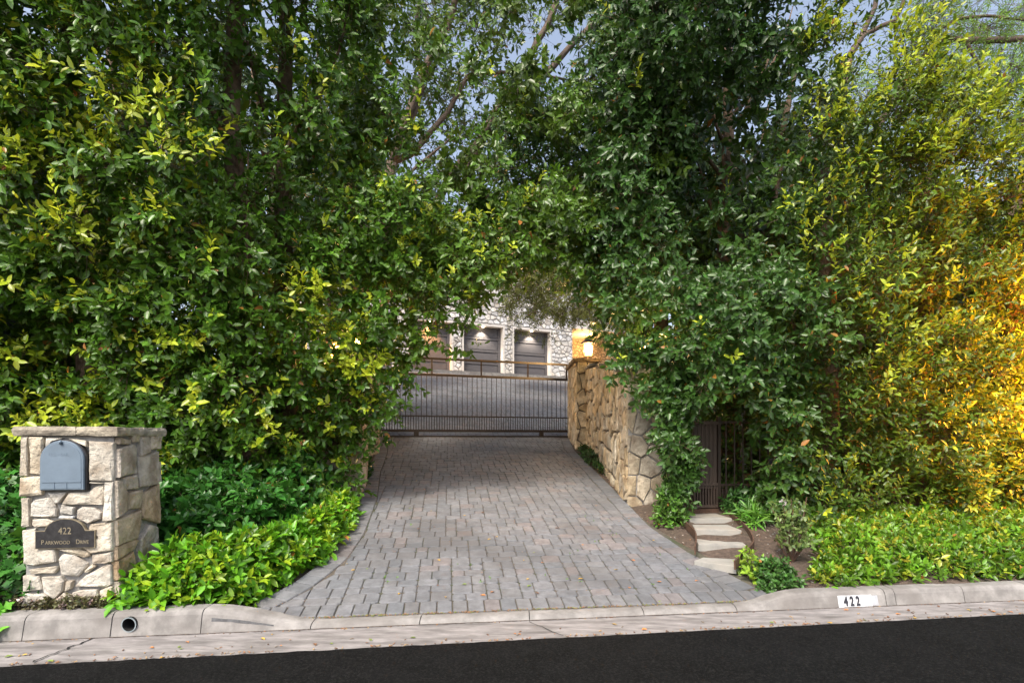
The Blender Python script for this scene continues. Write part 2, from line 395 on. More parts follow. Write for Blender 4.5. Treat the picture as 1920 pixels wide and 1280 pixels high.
def stone(mb, poly, O, U, V, Nn, proud, r, tint, rough=.004, step=.06, back=.02):
    poly = ccw(poly); pts = []
    for i in range(len(poly)):
        p, q_ = Vector(poly[i]), Vector(poly[(i+1) % len(poly)]); L = (q_-p).length
        if L < .012: continue
        k = max(1, min(4, int(L/step)))
        nrm = Vector(((q_-p).y, -(q_-p).x))/max(L, 1e-6)
        for j in range(k):
            t = j/k
            a = p+(q_-p)*t
            a = a+nrm*(r.uniform(-rough, rough*.6))
            pts.append(a)
    if len(pts) < 3: return
    c = sum(pts, Vector((0, 0)))/len(pts); n = len(pts)
    size = math.sqrt(area([tuple(p) for p in pts])+1e-9)
    e1 = min(.006, size*.06); e2 = min(.018, size*.16)
    tilt = (r.uniform(-.10, .10), r.uniform(-.10, .10))
    def lift(p, h): return O+U*p.x+V*p.y+Nn*(h+(p-c).x*tilt[0]+(p-c).y*tilt[1]*1)
    v = []
    for p in pts: v.append(O+U*p.x+V*p.y-Nn*back)
    for p in pts:
        v.append(lift(p, proud*.55))
    for p in pts:
        d = (c-p); d = d/max(d.length, 1e-6); v.append(lift(p+d*e1, proud*.92+r.uniform(-.003, .003)))
    for p in pts:
        d = (c-p); d = d/max(d.length, 1e-6); v.append(lift(p+d*e2, proud+r.uniform(-.004, .005)))
    v.append(lift(c, proud+r.uniform(-.002, .008)))
    fs = []
    for L_ in range(3):
        for k in range(n): fs.append((L_*n+k, L_*n+(k+1) % n, (L_+1)*n+(k+1) % n, (L_+1)*n+k))
    for k in range(n): fs.append((3*n+k, 3*n+(k+1) % n, 4*n))
    mb.add(v, fs, tint)
def stint(r, base=(1, 1, 1), v=.18, warm=.12):
    k = 1+r.uniform(-v, v); t = r.uniform(-warm, warm)
    return (base[0]*k*(1+t*.5), base[1]*k, base[2]*k*(1-t))
def stone_face(parent, poly, cw, chh, O, U, V, Nn, m, r, gap=.016, proud=.02, base=(1, 1, 1), cell_list=None, name='stone', rough=.005, jit=.4, merge=.12, limit=None, step=.06):
    cs = cell_list if cell_list is not None else cells(poly, cw, chh, gap, r, jit, merge)
    for c in cs:
        q = MB(); stone(q, c, O, U, V, Nn, proud*r.uniform(.75, 1.25), r, stint(r, base), rough, step)
        if q.v: q.build(name, m, parent)
    return cs
def solid(parent, base, z0, z1, m, name='wall_core'):
    """prism on a ground polygon; z0/z1 may be lists per corner"""
    n = len(base); z0 = z0 if isinstance(z0, (list, tuple)) else [z0]*n; z1 = z1 if isinstance(z1, (list, tuple)) else [z1]*n
    q = MB(); v = [(x, y, z) for (x, y), z in zip(base, z0)]+[(x, y, z) for (x, y), z in zip(base, z1)]
    q.add(v, [tuple(range(n))[::-1], tuple(range(n, 2*n))]+[(i, (i+1) % n, n+(i+1) % n, n+i) for i in range(n)])
    return q.build(name, m, parent)
UX = Vector((math.cos(yaw), math.sin(yaw), 0)); UY = Vector((-math.sin(yaw), math.cos(yaw), 0)); UZ = Vector((0, 0, 1))

# ------------------------------------------------------------------ letterbox pillar, traced from its two faces
C0 = Vector((-2.62, 3.515, 0))                       # near right corner
PW = .55
pil = empty('stone_pillar', (C0.x-.27, C0.y+.25, .13), 'square cream stone pillar holding the letterbox beside the kerb', 'pillar')
b4 = [C0-UX*PW+UX*.012+UY*.012, C0-UX*.012+UY*.012, C0-UX*.012+UY*(PW-.012), C0-UX*PW+UX*.012+UY*(PW-.012)]
solid(pil, [(p.x, p.y) for p in b4], .02, 1.262, M['mortar_grey'], 'mortar_core')
FP = [[(95,118),(143,118),(136,372),(88,372)],[(152,124),(240,124),(232,350),(210,366),(146,360)],[(88,380),(232,372),(228,490),(90,503)],[(97,508),(146,510),(150,690),(98,697)],
[(160,545),(185,520),(280,503),(318,585),(315,630),(250,632),(160,625)],[(168,645),(255,640),(296,660),(270,690),(180,696),(165,680)],[(96,715),(180,705),(200,826),(310,836),(322,915),(180,938),(110,925)],
[(330,900),(360,868),(430,872),(508,935),(500,965),(450,1015),(400,1012),(345,1000)],[(150,962),(325,942),(328,960),(300,990),(160,992)],[(220,1012),(345,1008),(368,1040),(360,1105),(300,1160),(235,1110)],
[(380,1040),(420,1040),(412,1090),(370,1112)],[(418,1115),(470,1100),(575,1100),(582,1165),(520,1195),(425,1165)],[(435,1075),(500,1010),(640,940),(668,945),(672,1070),(640,1084)],
[(540,880),(670,862),(676,925),(630,935),(545,930)],[(500,975),(545,935),(565,950),(520,990),(495,992)],[(480,832),(575,830),(575,715),(520,710),(530,680),(672,672),(676,852),(540,868)],
[(330,835),(470,835),(525,860),(528,885),(495,892),(420,870)],[(620,415),(676,412),(680,660),(618,665)],[(523,150),(682,158),(676,408),(530,402)],[(362,552),(400,478),(520,475),(560,440),(615,430),(612,560),(420,555)],
[(262,478),(388,474),(330,545),(310,545)],[(345,555),(438,572),(420,618),(335,608)],[(340,625),(430,628),(432,640),(338,640)],[(445,590),(480,572),(560,575),(602,610),(600,650),(520,680),(448,640)],
[(250,130),(360,132),(300,150),(262,190),(246,186)],[(390,132),(508,150),(512,186),(450,160)],[(528,412),(612,420),(614,428),(530,424)],[(590,1110),(660,1080),(674,1085),(672,1190),(602,1190)],[(105,1000),(205,1005),(222,1090),(110,1100)],[(110,1110),(230,1120),(290,1165),(110,1190)],[(300,1170),(362,1115),(408,1130),(412,1190)]]
def fp(p): return ((p[0]-95)/(680-95)*PW, 1.26-(p[1]-118)/(1195-118)*1.10)
r = random.Random(3)
Of = C0-UX*PW
for k, pl in enumerate(FP):
    pl2 = [fp(p) for p in pl]; q = MB()
    cx = sum(p[0] for p in pl2)/len(pl2); cy = sum(p[1] for p in pl2)/len(pl2)
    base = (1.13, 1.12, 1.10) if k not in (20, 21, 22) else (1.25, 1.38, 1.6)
    stone(q, pl2, Of, UX, UZ, -UY, .020, r, stint(r, base, .08, .08), .003, .045)
    q.build('stone', M['stone'], pil)
# side face traced in coordinates s(depth 0..1 along 690..930 px) 
SP = [[(700,140),(762,150),(762,182),(690,182)],[(770,125),(812,125),(812,165),(775,168)],[(820,125),(868,125),(868,235),(822,255)],[(876,125),(945,125),(935,212),(876,215)],
[(690,215),(780,180),(805,200),(800,370),(690,398)],[(812,262),(925,225),(912,440),(812,460)],[(722,400),(800,375),(803,470),(735,475),(722,440)],[(684,418),(715,415),(748,490),(740,615),(684,660)],
[(750,500),(800,478),(822,475),(820,595),(755,605)],[(925,430),(930,600),(922,690),(830,660),(828,520),(850,490)],[(684,675),(818,605),(820,680),(800,790),(690,838)],[(684,850),(790,790),(805,800),(780,860),(684,930)],[(684,940),(720,920),(770,890),(790,870),(800,1000),(684,1060)],[(684,1070),(740,1040),(800,1010),(830,1190),(684,1190)],[(812,800),(870,700),(922,710),(930,940),(810,960)],[(810,975),(930,960),(930,1190),(840,1190)],[(915,300),(930,290),(930,420),(918,430)]]
xs0, ws = 683, 252
for k, pl in enumerate(SP):
    pl2 = []
    for (px, py) in pl:
        t = (px-xs0)/ws; s = t/(1.16-.16*t)          # undo perspective in depth
        topy = 130-2*t; z = 1.26-(py-topy)/(1195-118)*1.10*(1+.155*s)
        pl2.append((min(PW, max(0, s*PW)), z))
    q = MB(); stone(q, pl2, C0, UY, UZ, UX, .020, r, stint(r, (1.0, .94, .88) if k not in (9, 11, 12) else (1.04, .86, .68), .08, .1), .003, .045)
    q.build('stone', M['stone'], pil)
# cap of four flat stones with a split in front
def cap(parent, O, U, V, w_, d_, z, th, parts, r, over=.035, m=None, base=(1, 1, 1)):
    xs_ = [-over]+parts+[w_+over]
    for a, b in zip(xs_, xs_[1:]):
        for (c, d) in ((-over, d_/2), (d_/2, d_+over)):
            n = 9; pts = []
            P4 = [(a+.002, c+.002), (b-.002, c+.002), (b-.002, d-.002), (a+.002, d-.002)]
            for i in range(4):
                p, s_ = P4[i], P4[(i+1) % 4]
                for j in range(4):
                    t = j/4; e = .006 if j else .003
                    pts.append((p[0]+(s_[0]-p[0])*t+r.uniform(-e, e), p[1]+(s_[1]-p[1])*t+r.uniform(-e, e)))
            k = len(pts); q = MB(); v = []
            for h, ins in ((0, .006), (.25, -.002), (.62, -.004), (1, .006)):
                for p in pts:
                    cx, cy = (a+b)/2, (c+d)/2; dx, dy = cx-p[0], cy-p[1]; L = math.hypot(dx, dy)
                    pp = (p[0]+dx/L*(ins+r.uniform(-.004, .004)), p[1]+dy/L*(ins+r.uniform(-.004, .004)))
                    v.append(O+U*pp[0]+V*pp[1]+UZ*(z+th*h+r.uniform(-.003, .003)))
            fs = [(L_*k+i, L_*k+(i+1) % k, (L_+1)*k+(i+1) % k, (L_+1)*k+i) for L_ in range(3) for i in range(k)]+[tuple(range(k))[::-1], tuple(3*k+i for i in range(k))]
            q.add(v, fs, stint(r, base, .1)); q.build('cap_stone', m or M['cap'], parent)
cap(pil, Of, UX, UY, PW, PW, 1.262, .058, [.335], r)
# letterbox: arched steel door set in the pillar face
def onface(px, py): return fp(((px-20*0), py))
def arch_outline(x0, x1, z0, z1, n=16, rad=None):
    """flat bottom, straight sides, half-elliptic top"""
    cx = (x0+x1)/2; a = (x1-x0)/2; rad = rad or a*.95
    pts = [(x0, z0), (x1, z0)]
    for i in range(n+1):
        t = math.pi*i/n; pts.append((cx+a*math.cos(t), z1-rad+rad*math.sin(t)))
    return pts
def plate(name, pts, O, U, V, Nn, d0, d1, m, parent, bev=.004):
    n = len(pts); c = Vector((sum(p[0] for p in pts)/n, sum(p[1] for p in pts)/n)); v = []
    for h, ins in ((d0, 0), (d1-bev, 0), (d1, bev)):
        for p in pts:
            p = Vector(p); d = (c-p).normalized(); p = p+d*ins; v.append(O+U*p.x+V*p.y+Nn*h)
    q = MB(); q.add(v, [(L_*n+i, L_*n+(i+1) % n, (L_+1)*n+(i+1) % n, (L_+1)*n+i) for L_ in range(2) for i in range(n)]+[tuple(range(n))[::-1], tuple(2*n+i for i in range(n))])
    return q.build(name, m, parent)
mx0, mz0 = fp((238, 458)); mx1, mz1 = fp((513, 146))
mbx = empty('letterbox', Of+UX*(mx0+mx1)/2+UZ*mz0-UY*.03, 'blue-grey arched metal letterbox door set in the cream stone pillar', 'letterbox')
plate('box_rim', arch_outline(mx0-.006, mx1+.010, mz0-.006, mz1+.006), Of, UX, UZ, -UY, .0, .034, M['plaque'], mbx)
plate('door', arch_outline(mx0, mx1, mz0, mz1), Of, UX, UZ, -UY, .030, .050, M['mailbox'], mbx)
plate('door_panel', arch_outline(mx0+.012, mx1-.012, mz0+.008, mz1-.012), Of, UX, UZ, -UY, .048, .0525, M['mailbox'], mbx, .002)
zz = mz0+.052
q = MB(); q.box(Of+UX*(mx0+mx1)/2+UZ*zz-UY*.054, (mx1-mx0-.03, .004, .004), Matrix.Rotation(yaw, 3, 'Z')); q.build('ridge', M['mailbox'], mbx)
for t in (.34, .62):
    q = MB(); q.box(Of+UX*(mx0+(mx1-mx0)*t)+UZ*(mz0+.03)-UY*.054, (.003, .004, .042), Matrix.Rotation(yaw, 3, 'Z')); q.build('ridge', M['mailbox'], mbx)
q = MB(); lp = Of+UX*((mx0+mx1)/2)+UZ*(mz1-.012)-UY*.058; q.tube([lp-UZ*.012, lp+UZ*.004-UY*.006, lp+UZ*.012], [.007, .010, .006], 8); q.build('latch', M['mailbox'], mbx, True)
digit_obj('U.S. MAIL', .030, mbx, M['mailbox'], frame(Of+UX*((mx0+mx1)/2-.075)+UZ*(mz1-.10)-UY*.0525, yaw), 'embossed_lettering', .0010, 1.0)
# name plaque
qx0, qz0 = fp((200, 828)); qx1, qz1 = fp((576, 640)); _, qs = fp((0, 716)); ax0, _ = fp((262, 0)); ax1, _ = fp((512, 0))
def plaque_outline(g):
    pts = [(qx0+g, qz0+g), (qx1-g, qz0+g), (qx1-g, qs-g), (ax1+.004-g*.6, qs-g)]
    cx = (ax0+ax1)/2; a = (ax1-ax0)/2-g
    for i in range(1, 14):
        t = math.pi*i/14; pts.append((cx+a*math.cos(t), qs-g+(qz1-qs)*math.sin(t)))
    return pts+[(ax0-.004+g*.6, qs-g), (qx0+g, qs-g)]
plq = empty('name_plaque', Of+UX*(qx0+qx1)/2+UZ*qz0-UY*.03, 'dark bronze arched plaque reading 422 Parkwood Drive on the cream pillar', 'plaque')
def plate_nc(name, pts, d0, d1, m, parent):
    n = len(pts); v = [Of+UX*p[0]+UZ*p[1]-UY*d0 for p in pts]+[Of+UX*p[0]+UZ*p[1]-UY*d1 for p in pts]
    q = MB(); q.add(v, [(i, (i+1) % n, n+(i+1) % n, n+i) for i in range(n)]+[tuple(range(n))[::-1], tuple(n+i for i in range(n))]); return q.build(name, m, parent)
plate_nc('border', plaque_outline(0), .015, .036, M['bronze_hi'], plq)
plate_nc('backplate', plaque_outline(.0035), .02, .0375, M['plaque'], plq)
cxp = (ax0+ax1)/2
digit_obj('422', .062, plq, M['bronze_hi'], frame(Of+UX*cxp+UZ*(qs-.022)-UY*.0375, yaw), 'lettering', .0015, .82, 1.05, 'CENTER')
tx = qx0+.036
for wd_, st_ in (('PARKWOOD', 0), ('DRIVE', .205)):
    digit_obj(wd_[0], .042, plq, M['bronze_hi'], frame(Of+UX*(tx+st_)+UZ*(qz0+.028)-UY*.0375, yaw), 'lettering', .0015, .8)
    digit_obj(wd_[1:], .032, plq, M['bronze_hi'], frame(Of+UX*(tx+st_+.024)+UZ*(qz0+.028)-UY*.0375, yaw), 'lettering', .0015, .86)

# ------------------------------------------------------------------ driveway pavers
drive = bpy.data.objects.new('driveway', None); col.objects.link(drive); tagk(drive, kind='structure')
def dgrid(x0f, x1f, ys, nxx, off, name, m, parent):
    v = []
    for y in ys:
        for i in range(nxx+1):
            t = i/nxx; x = x0f(y)*(1-t)+x1f(y)*t; v.append((x, y, dz(x, y)+off))
    n = nxx+1; q = MB(); q.add(v, [(j*n+i, j*n+i+1, (j+1)*n+i+1, (j+1)*n+i) for j in range(len(ys)-1) for i in range(nxx)]); return q.build(name, m, parent, smooth=True)
ysr = [3.5+.15*i for i in range(150)]
v = []
def Ymap(x, d): return K(x)+.125+d
ql = MB(); rows = 160
for j in range(rows):
    for i in range(17):
        t = i/16; yb = j*.125
        # row follows the kerb line
        xx = (XL(3.7+yb)-.0)*(1-t)+(XR(3.7+yb)+.0)*t; yy = min(Ymap(xx, yb), 23.4)
        if j == 0: yy = K(xx)+.11
        v.append((xx, yy, dz(xx, yy)-.011))
ql.add(v, [(j*17+i, j*17+i+1, (j+1)*17+i+1, (j+1)*17+i) for j in range(rows-1) for i in range(16)])
ql.build('bedding', M['joint'], drive, True)
u = .0525
def world(a, b): return (a*math.cos(yaw)-b*math.sin(yaw), 3.64+.125+a*math.sin(yaw)+b*math.cos(yaw))   # drive frame -> XY
def local(x, y):
    y -= 3.64+.125; return (x*math.cos(yaw)+y*math.sin(yaw), -x*math.sin(yaw)+y*math.cos(yaw))
tiles = []
A0, A1, B0, B1 = -122, 95, 0, 410
veto = set()
r = random.Random(21)
for b in range(B0, B1, 5):
    a = A0-r.randint(0, 4)
    while a < A1:
        hs_ = (2, 3) if r.random() < .5 else (3, 2); y_ = b
        for h_ in hs_:
            ws_ = (3, 2) if r.random() < .5 else (2, 3); x_ = a
            for w_ in ws_: tiles.append((x_, y_, w_, h_)); x_ += w_
            y_ += h_
        a += 5
BW = .185                                             # border course width
LB = [local(x, y) for x, y in LEFT]; RB = [local(x, y) for x, y in RIGHT]
def side_clip(poly, line, sgn, inset):
    cx = sum(p[0] for p in poly)/len(poly); cy = sum(p[1] for p in poly)/len(poly)
    for (p, s_) in zip(line, line[1:]):
        if min(q_[1] for q_ in poly) > s_[1]+.15 or max(q_[1] for q_ in poly) < p[1]-.15: continue
        if not (p[1]-.1 <= cy <= s_[1]+.1): continue
        dx, dy = s_[0]-p[0], s_[1]-p[1]; L = math.hypot(dx, dy)
        a, b = dy/L, -dx/L                            # right-hand normal
        c = a*p[0]+b*p[1]
        if sgn > 0: poly = clip(poly, a, b, c-inset)
        else: poly = clip(poly, -a, -b, -c-inset)
        if len(poly) < 3: return []
    return poly
PT = [(.99, 1.0, 1.02), (.92, .95, .98), (1.05, 1.05, 1.06), (1.0, 1.0, 1.02), (.91, .92, .94), (1.0, .98, .97), (1.07, 1.06, 1.05), (1.13, 1.02, .98)]
def paver(mb, poly, r, th=.026, far=False, tb=None, lift=0):
    poly = ccw(poly)
    if len(poly) < 3 or area(poly) < .0012: return False
    c = (sum(p[0] for p in poly)/len(poly), sum(p[1] for p in poly)/len(poly)); n = len(poly)
    t = tb or r.choice(PT); k = r.uniform(.91, 1.08); t = tuple(x*k for x in t)
    dzz = r.uniform(-.0025, .0025)+lift; v = []; sl = (r.uniform(-.015, .015), r.uniform(-.015, .015))
    for h, ins in ((-th, 0), (-.006, .0), (0, .007)) if not far else ((-.012, 0), (0, .006)):
        for p in poly:
            dx, dy = c[0]-p[0], c[1]-p[1]; L = math.hypot(dx, dy)+1e-6; x, y = p[0]+dx/L*ins, p[1]+dy/L*ins
            X, Y = world(x, y); v.append((X, Y, dz(X, Y)+h+dzz+((x-c[0])*sl[0]+(y-c[1])*sl[1])))
    nl = 2 if not far else 1
    mb.add(v, [(L_*n+i, L_*n+(i+1) % n, (L_+1)*n+(i+1) % n, (L_+1)*n+i) for L_ in range(nl) for i in range(n)]+[tuple(nl*n+i for i in range(n))], t)
    return True
def chamfer(a, b, c, d, r, ch=.017):
    out = []
    for (x, y, sx, sy) in ((a, b, 1, 1), (c, b, -1, 1), (c, d, -1, -1), (a, d, 1, -1)):
        k = ch*r.uniform(.6, 1.3)
        out += [(x+sx*k, y), (x, y+sy*k)] if (sx, sy) in ((1, -1), (-1, 1)) else [(x, y+sy*k), (x+sx*k, y)]
    return out
cand = []
FR = .17                                             # front soldier course depth
for (a, b, tw, th) in tiles:
    x0, y0, x1, y1 = a*u, FR+b*u, (a+tw)*u, FR+(b+th)*u
    cx, cy = (x0+x1)/2, (y0+y1)/2; X, Y = world(cx, cy)
    if X < XL(Y)+BW-.12 or X > XR(Y)+.12-BW or Y > 22.6: continue
    if Y-.43*X > 22.35: continue
    g = .0028 if Y < 11 else .0035
    poly = chamfer(x0+g, y0+g, x1-g, y1-g, r) if Y < 11 else [(x0+g, y0+g), (x1-g, y0+g), (x1-g, y1-g), (x0+g, y1-g)]
    near = Y < 11.6
    for line, s_ in ((LB, -1), (RB, 1)):
        poly = side_clip(poly, line, s_, BW if near else .02)
        if len(poly) < 3: break
    if len(poly) < 3 or area(poly) < .002: continue
    cand.append((Y, poly))
# border courses
def border(line, sgn, maxy, wid=.13):
    pts = [Vector(p) for p in line]; out = []
    # arc length walk
    seg = [(pts[i], pts[i+1], (pts[i+1]-pts[i]).length) for i in range(len(pts)-1)]
    tot = sum(s_[2] for s_ in seg); s0 = 0
    def at(s):
        for (p, q_, L) in seg:
            if s <= L: return p+(q_-p)*(s/L)
            s -= L
        return seg[-1][1]
    def nrm(s):
        d = (at(min(tot, s+.12))-at(max(0, s-.12))).normalized(); return Vector((d.y, -d.x))*sgn*-1
    while s0 < tot-wid:
        a, b = at(s0+.004), at(s0+wid-.004)
        if b.y > maxy: break
        na, nb = nrm(s0+.004), nrm(s0+wid-.004)
        out.append([tuple(a+na*.0), tuple(b+nb*.0), tuple(b+nb*(BW-.008)), tuple(a+na*(BW-.008))]); s0 += wid
    return out
# for the left line interior lies to the right: normal (dy,-dx); right line the opposite
for line, sgn in ((LB, -1), (RB, 1)):
    for poly in border(line, sgn, 8.2):
        poly = clip(poly, 0, -1, -(.0+.004))          # not over the kerb
        if len(poly) < 3: continue
        p2 = clip(poly, 0, -1, -(FR))
        if len(p2) < 3 or area(p2) < .004: continue
        c = (sum(p[0] for p in poly)/len(poly), sum(p[1] for p in poly)/len(poly)); cand.append((world(*c)[1], inset_convex(p2, .002)))
a = local(XL(3.66), 3.66)[0]
aR = local(XR(3.95), 3.95)[0]
x = a
while x < aR:
    wd = .115+rng.uniform(-.008, .008)
    cand.append((world(x, .1)[1]-.3, chamfer(x+.004, .006, x+wd-.004, FR-.005, r, .009))); x += wd
cand.sort(key=lambda c: c[0])
r = random.Random(5); cnt = 0; rest = MB(); far = MB()
for (Y, poly) in cand:
    if not poly: continue
    if cnt < 295:
        q = MB()
        if paver(q, poly, r): q.build('paver', M['paver'], drive); cnt += 1
    elif Y < 11.4: paver(rest, poly, r)
    else: paver(far, poly, r, far=True)
tagk(rest.build('pavers', M['paver'], drive), kind='stuff')
tagk(far.build('upper_pavers', M['paver'], drive), kind='stuff')

# ------------------------------------------------------------------ stone walls and pillars by the drive
def Vx(x, y): return Vector((x, y, 0))
def wall_piece(parent, A, B, thick, z0, zA, zB, cw, chh, m, r, base, faces=('front',), proud=.022, gap=.016, bury=.25, capth=None):
    """A->B runs with the visible face on its right-hand side (seen walking A to B the face looks right)"""
    A, B = Vector((*A, 0)), Vector((*B, 0)); U = (B-A); L = U.length; U.normalize(); Nn = Vector((U.y, -U.x, 0))
    core = [A, B, B-Nn*thick, A-Nn*thick]
    solid(parent, [(p.x, p.y) for p in core], z0-bury, [zA, zB, zB, zA], M['mortar'], 'mortar_core')
    if 'front' in faces: stone_face(parent, [(0, z0-.1), (L, z0-.1), (L, zB), (0, zA)], cw, chh, A, U, UZ, Nn, m, r, gap, proud, base)
    if 'start' in faces: stone_face(parent, [(-.02, z0-.1), (thick, z0-.1), (thick, zA), (-.02, zA)], cw, chh, A, -Nn, UZ, -U, m, r, gap, proud, base)
    if 'end' in faces: stone_face(parent, [(-.02, z0-.1), (thick, z0-.1), (thick, zB), (-.02, zB)], cw, chh, B, -Nn, UZ, U, m, r, gap, proud, base)
    return U, Nn, L
r = random.Random(31)
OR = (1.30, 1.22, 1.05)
# right: end pillar (front and drive side), long side wall, gate pillar
ep = empty('stone_pillar', (1.6, 6.6, .42), 'low stone end pillar of the right drive wall, next to the brown pedestrian gate', 'pillar')
solid(ep, [(1.41, 6.46), (1.86, 6.513), (1.82, 6.95), (1.40, 6.92)], .1, 2.10, M['mortar_grey'], 'mortar_core')
stone_face(ep, [(-.02, .38), (.45, .33), (.45, 2.1), (-.02, 2.1)], .20, .22, Vector((1.41, 6.46, 0)), Vector((.993, .117, 0)), UZ, Vector((.117, -.993, 0)), M['stone'], r, .014, .022, (1, .93, .82))
stone_face(ep, [(-.02, .38), (.46, .5), (.46, 2.1), (-.02, 2.1)], .16, .2, Vector((1.40, 6.92, 0)), Vector((.022, -.9998, 0)), UZ, Vector((-.9998, -.022, 0)), M['stone'], r, .014, .022, (1, .9, .75))
cap(ep, Vector((1.41, 6.46, 0)), Vector((.993, .117, 0)), Vector((-.117, .993, 0)), .45, .45, 2.1, .06, [.2], r)
sw = empty('stone_wall', (1.5, 8.5, .8), 'long irregular stone side wall along the right edge of the drive', 'wall')
solid(sw, [(1.45, 6.93), (1.44, 10.25), (1.72, 10.25), (1.72, 6.95)], [.2, .8, .8, .2], [2.25, 2.58, 2.58, 2.25], M['mortar'], 'mortar_core')
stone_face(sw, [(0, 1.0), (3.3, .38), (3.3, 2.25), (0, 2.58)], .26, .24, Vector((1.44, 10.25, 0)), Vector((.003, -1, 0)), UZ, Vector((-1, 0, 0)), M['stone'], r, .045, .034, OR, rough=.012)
cap(sw, Vector((1.42, 10.24, 0)), Vector((0.003, -1, 0)), Vector((1, 0, 0)), .0001+.55, .28, 2.545, .05, [.25], r, .02)
for k in range(6):
    y0 = 10.2-k*.55-.55; 
gp = empty('stone_pillar', (1.4, 10.9, 1.05), 'tall stone gate pillar at the right end of the sliding gate', 'pillar')
solid(gp, [(1.24, 10.2), (1.62, 10.24), (1.62, 11.55), (1.22, 11.5)], .7, 2.70, M['mortar'], 'mortar_core')
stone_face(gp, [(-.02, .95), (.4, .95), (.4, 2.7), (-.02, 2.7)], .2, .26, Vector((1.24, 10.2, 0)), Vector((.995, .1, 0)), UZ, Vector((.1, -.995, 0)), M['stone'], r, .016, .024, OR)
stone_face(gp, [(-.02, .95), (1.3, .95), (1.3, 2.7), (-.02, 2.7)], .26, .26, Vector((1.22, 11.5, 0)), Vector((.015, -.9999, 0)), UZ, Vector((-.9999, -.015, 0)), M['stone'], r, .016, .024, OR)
cap(gp, Vector((1.22, 10.2, 0)), Vector((1, .05, 0)), Vector((0, 1, 0)), .42, 1.3, 2.7, .07, [.22], r, .06, base=(1.1, .95, .75))
# left: pale front pillar, low wall, gate pillar
lp_ = empty('stone_pillar', (-2.0, 6.6, .45), 'pale rough stone pillar half hidden by hedge at the left of the drive', 'pillar')
solid(lp_, [(-2.35, 6.42), (-1.85, 6.48), (-1.90, 6.95), (-2.4, 6.9)], .1, 2.1, M['mortar'], 'mortar_core')
stone_face(lp_, [(-.02, .38), (.52, .38), (.52, 2.1), (-.02, 2.1)], .2, .2, Vector((-2.35, 6.42, 0)), Vector((.993, .118, 0)), UZ, Vector((.118, -.993, 0)), M['stone'], r, .014, .024, (1.1, 1.0, .95))
stone_face(lp_, [(0, .4), (.47, .4), (.47, 2.1), (0, 2.1)], .2, .2, Vector((-1.85, 6.48, 0)), Vector((-.1, .995, 0)), UZ, Vector((.995, .1, 0)), M['stone'], r, .014, .024, (1.1, 1.0, .95))
cap(lp_, Vector((-2.35, 6.42, 0)), Vector((.993, .118, 0)), Vector((-.118, .993, 0)), .5, .47, 2.1, .06, [.25], r)
lw = empty('stone_wall', (-2.3, 7.8, .7), 'stone side wall along the left edge of the drive behind the hedge', 'wall')
solid(lw, [(-1.98, 6.96), (-2.35, 8.6), (-2.6, 8.55), (-2.25, 6.92)], .2, 2.2, M['mortar'], 'mortar_core')
dd = Vector((-2.35+1.98, 8.6-6.96, 0)).normalized()
stone_face(lw, [(0, .5), (1.66, .85), (1.66, 2.2), (0, 2.2)], .26, .26, Vector((-1.98, 6.96, 0)), dd, UZ, Vector((dd.y, -dd.x, 0)), M['stone'], r, .016, .024, OR)
lg = empty('stone_pillar', (-2.5, 9.2, 1.0), 'orange lit stone gate pillar at the left end of the sliding gate', 'pillar')
solid(lg, [(-2.75, 8.66), (-2.20, 8.72), (-2.56, 10.1), (-3.1, 10.05)], .5, 2.55, M['mortar'], 'mortar_core')
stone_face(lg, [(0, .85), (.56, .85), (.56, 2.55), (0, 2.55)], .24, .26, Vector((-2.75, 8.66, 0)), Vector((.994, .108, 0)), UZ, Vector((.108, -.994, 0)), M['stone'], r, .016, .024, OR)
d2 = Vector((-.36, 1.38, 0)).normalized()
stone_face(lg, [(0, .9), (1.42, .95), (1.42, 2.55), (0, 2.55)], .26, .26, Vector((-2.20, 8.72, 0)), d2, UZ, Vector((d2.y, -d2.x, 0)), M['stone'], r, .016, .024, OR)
cap(lg, Vector((-2.75, 8.66, 0)), Vector((1, .1, 0)), Vector((-.26, 1, 0)), .56, 1.3, 2.55, .07, [.28], r, .05)

# ------------------------------------------------------------------ sliding gate
gt = empty('sliding_gate', (-.6, 10.85, 1.3), 'brown iron sliding gate of thin upright bars across the drive', 'gate')
GA, GB = Vector((-2.56, 10.22, 0)), Vector((1.19, 11.47, 0)); GU = (GB-GA).normalized(); GL = (GB-GA).length
GN = Vector((GU.y, -GU.x, 0))
def gpnt(s, z, n=0): return GA+GU*s+UZ*z+GN*n
for z, wd, ht in ((1.385, .05, .05), (1.672, .03, .025), (2.49, .04, .045), (2.81, .035, .04)):
    bar_obj('rail', gpnt(0, z), gpnt(GL, z), wd, ht, M['iron'], gt)
nb = 38
barm = None
for k in range(1, nb+1):
    s = GL*k/(nb+.5)
    o = bar_obj('bar', gpnt(s, 1.40), gpnt(s, 2.48), .013, .013, M['iron'], gt) if barm is None else None
    if barm is None: barm = o; s00 = s
    else:
        o = barm.copy(); col.objects.link(o); o.location = barm.location+(gpnt(s, 0)-gpnt(s00, 0))
bs = None
for k in range(0, nb):
    s = GL*(k+.5)/(nb+.5)
    if bs is None: bs = bar_obj('short_bar', gpnt(s, 1.40), gpnt(s, 1.665), .012, .012, M['iron'], gt); s0_ = s
    else: o = bs.copy(); col.objects.link(o); o.location = bs.location+(gpnt(s, 0)-gpnt(s0_, 0))
for s in (.02, GL*.27*0+1.03, 2.04, 3.05, GL-.02): bar_obj('upright', gpnt(s, 2.50), gpnt(s, 2.80), .032, .032, M['iron'], gt)
for s in (.72, 3.35):
    p = gpnt(s, 1.32); q = MB(); q.box(p, (.09, .05, .10), Matrix.Rotation(math.atan2(GU.y, GU.x), 3, 'Z')); wb = q.build('wheel_box', M['iron'], gt)
q = MB()
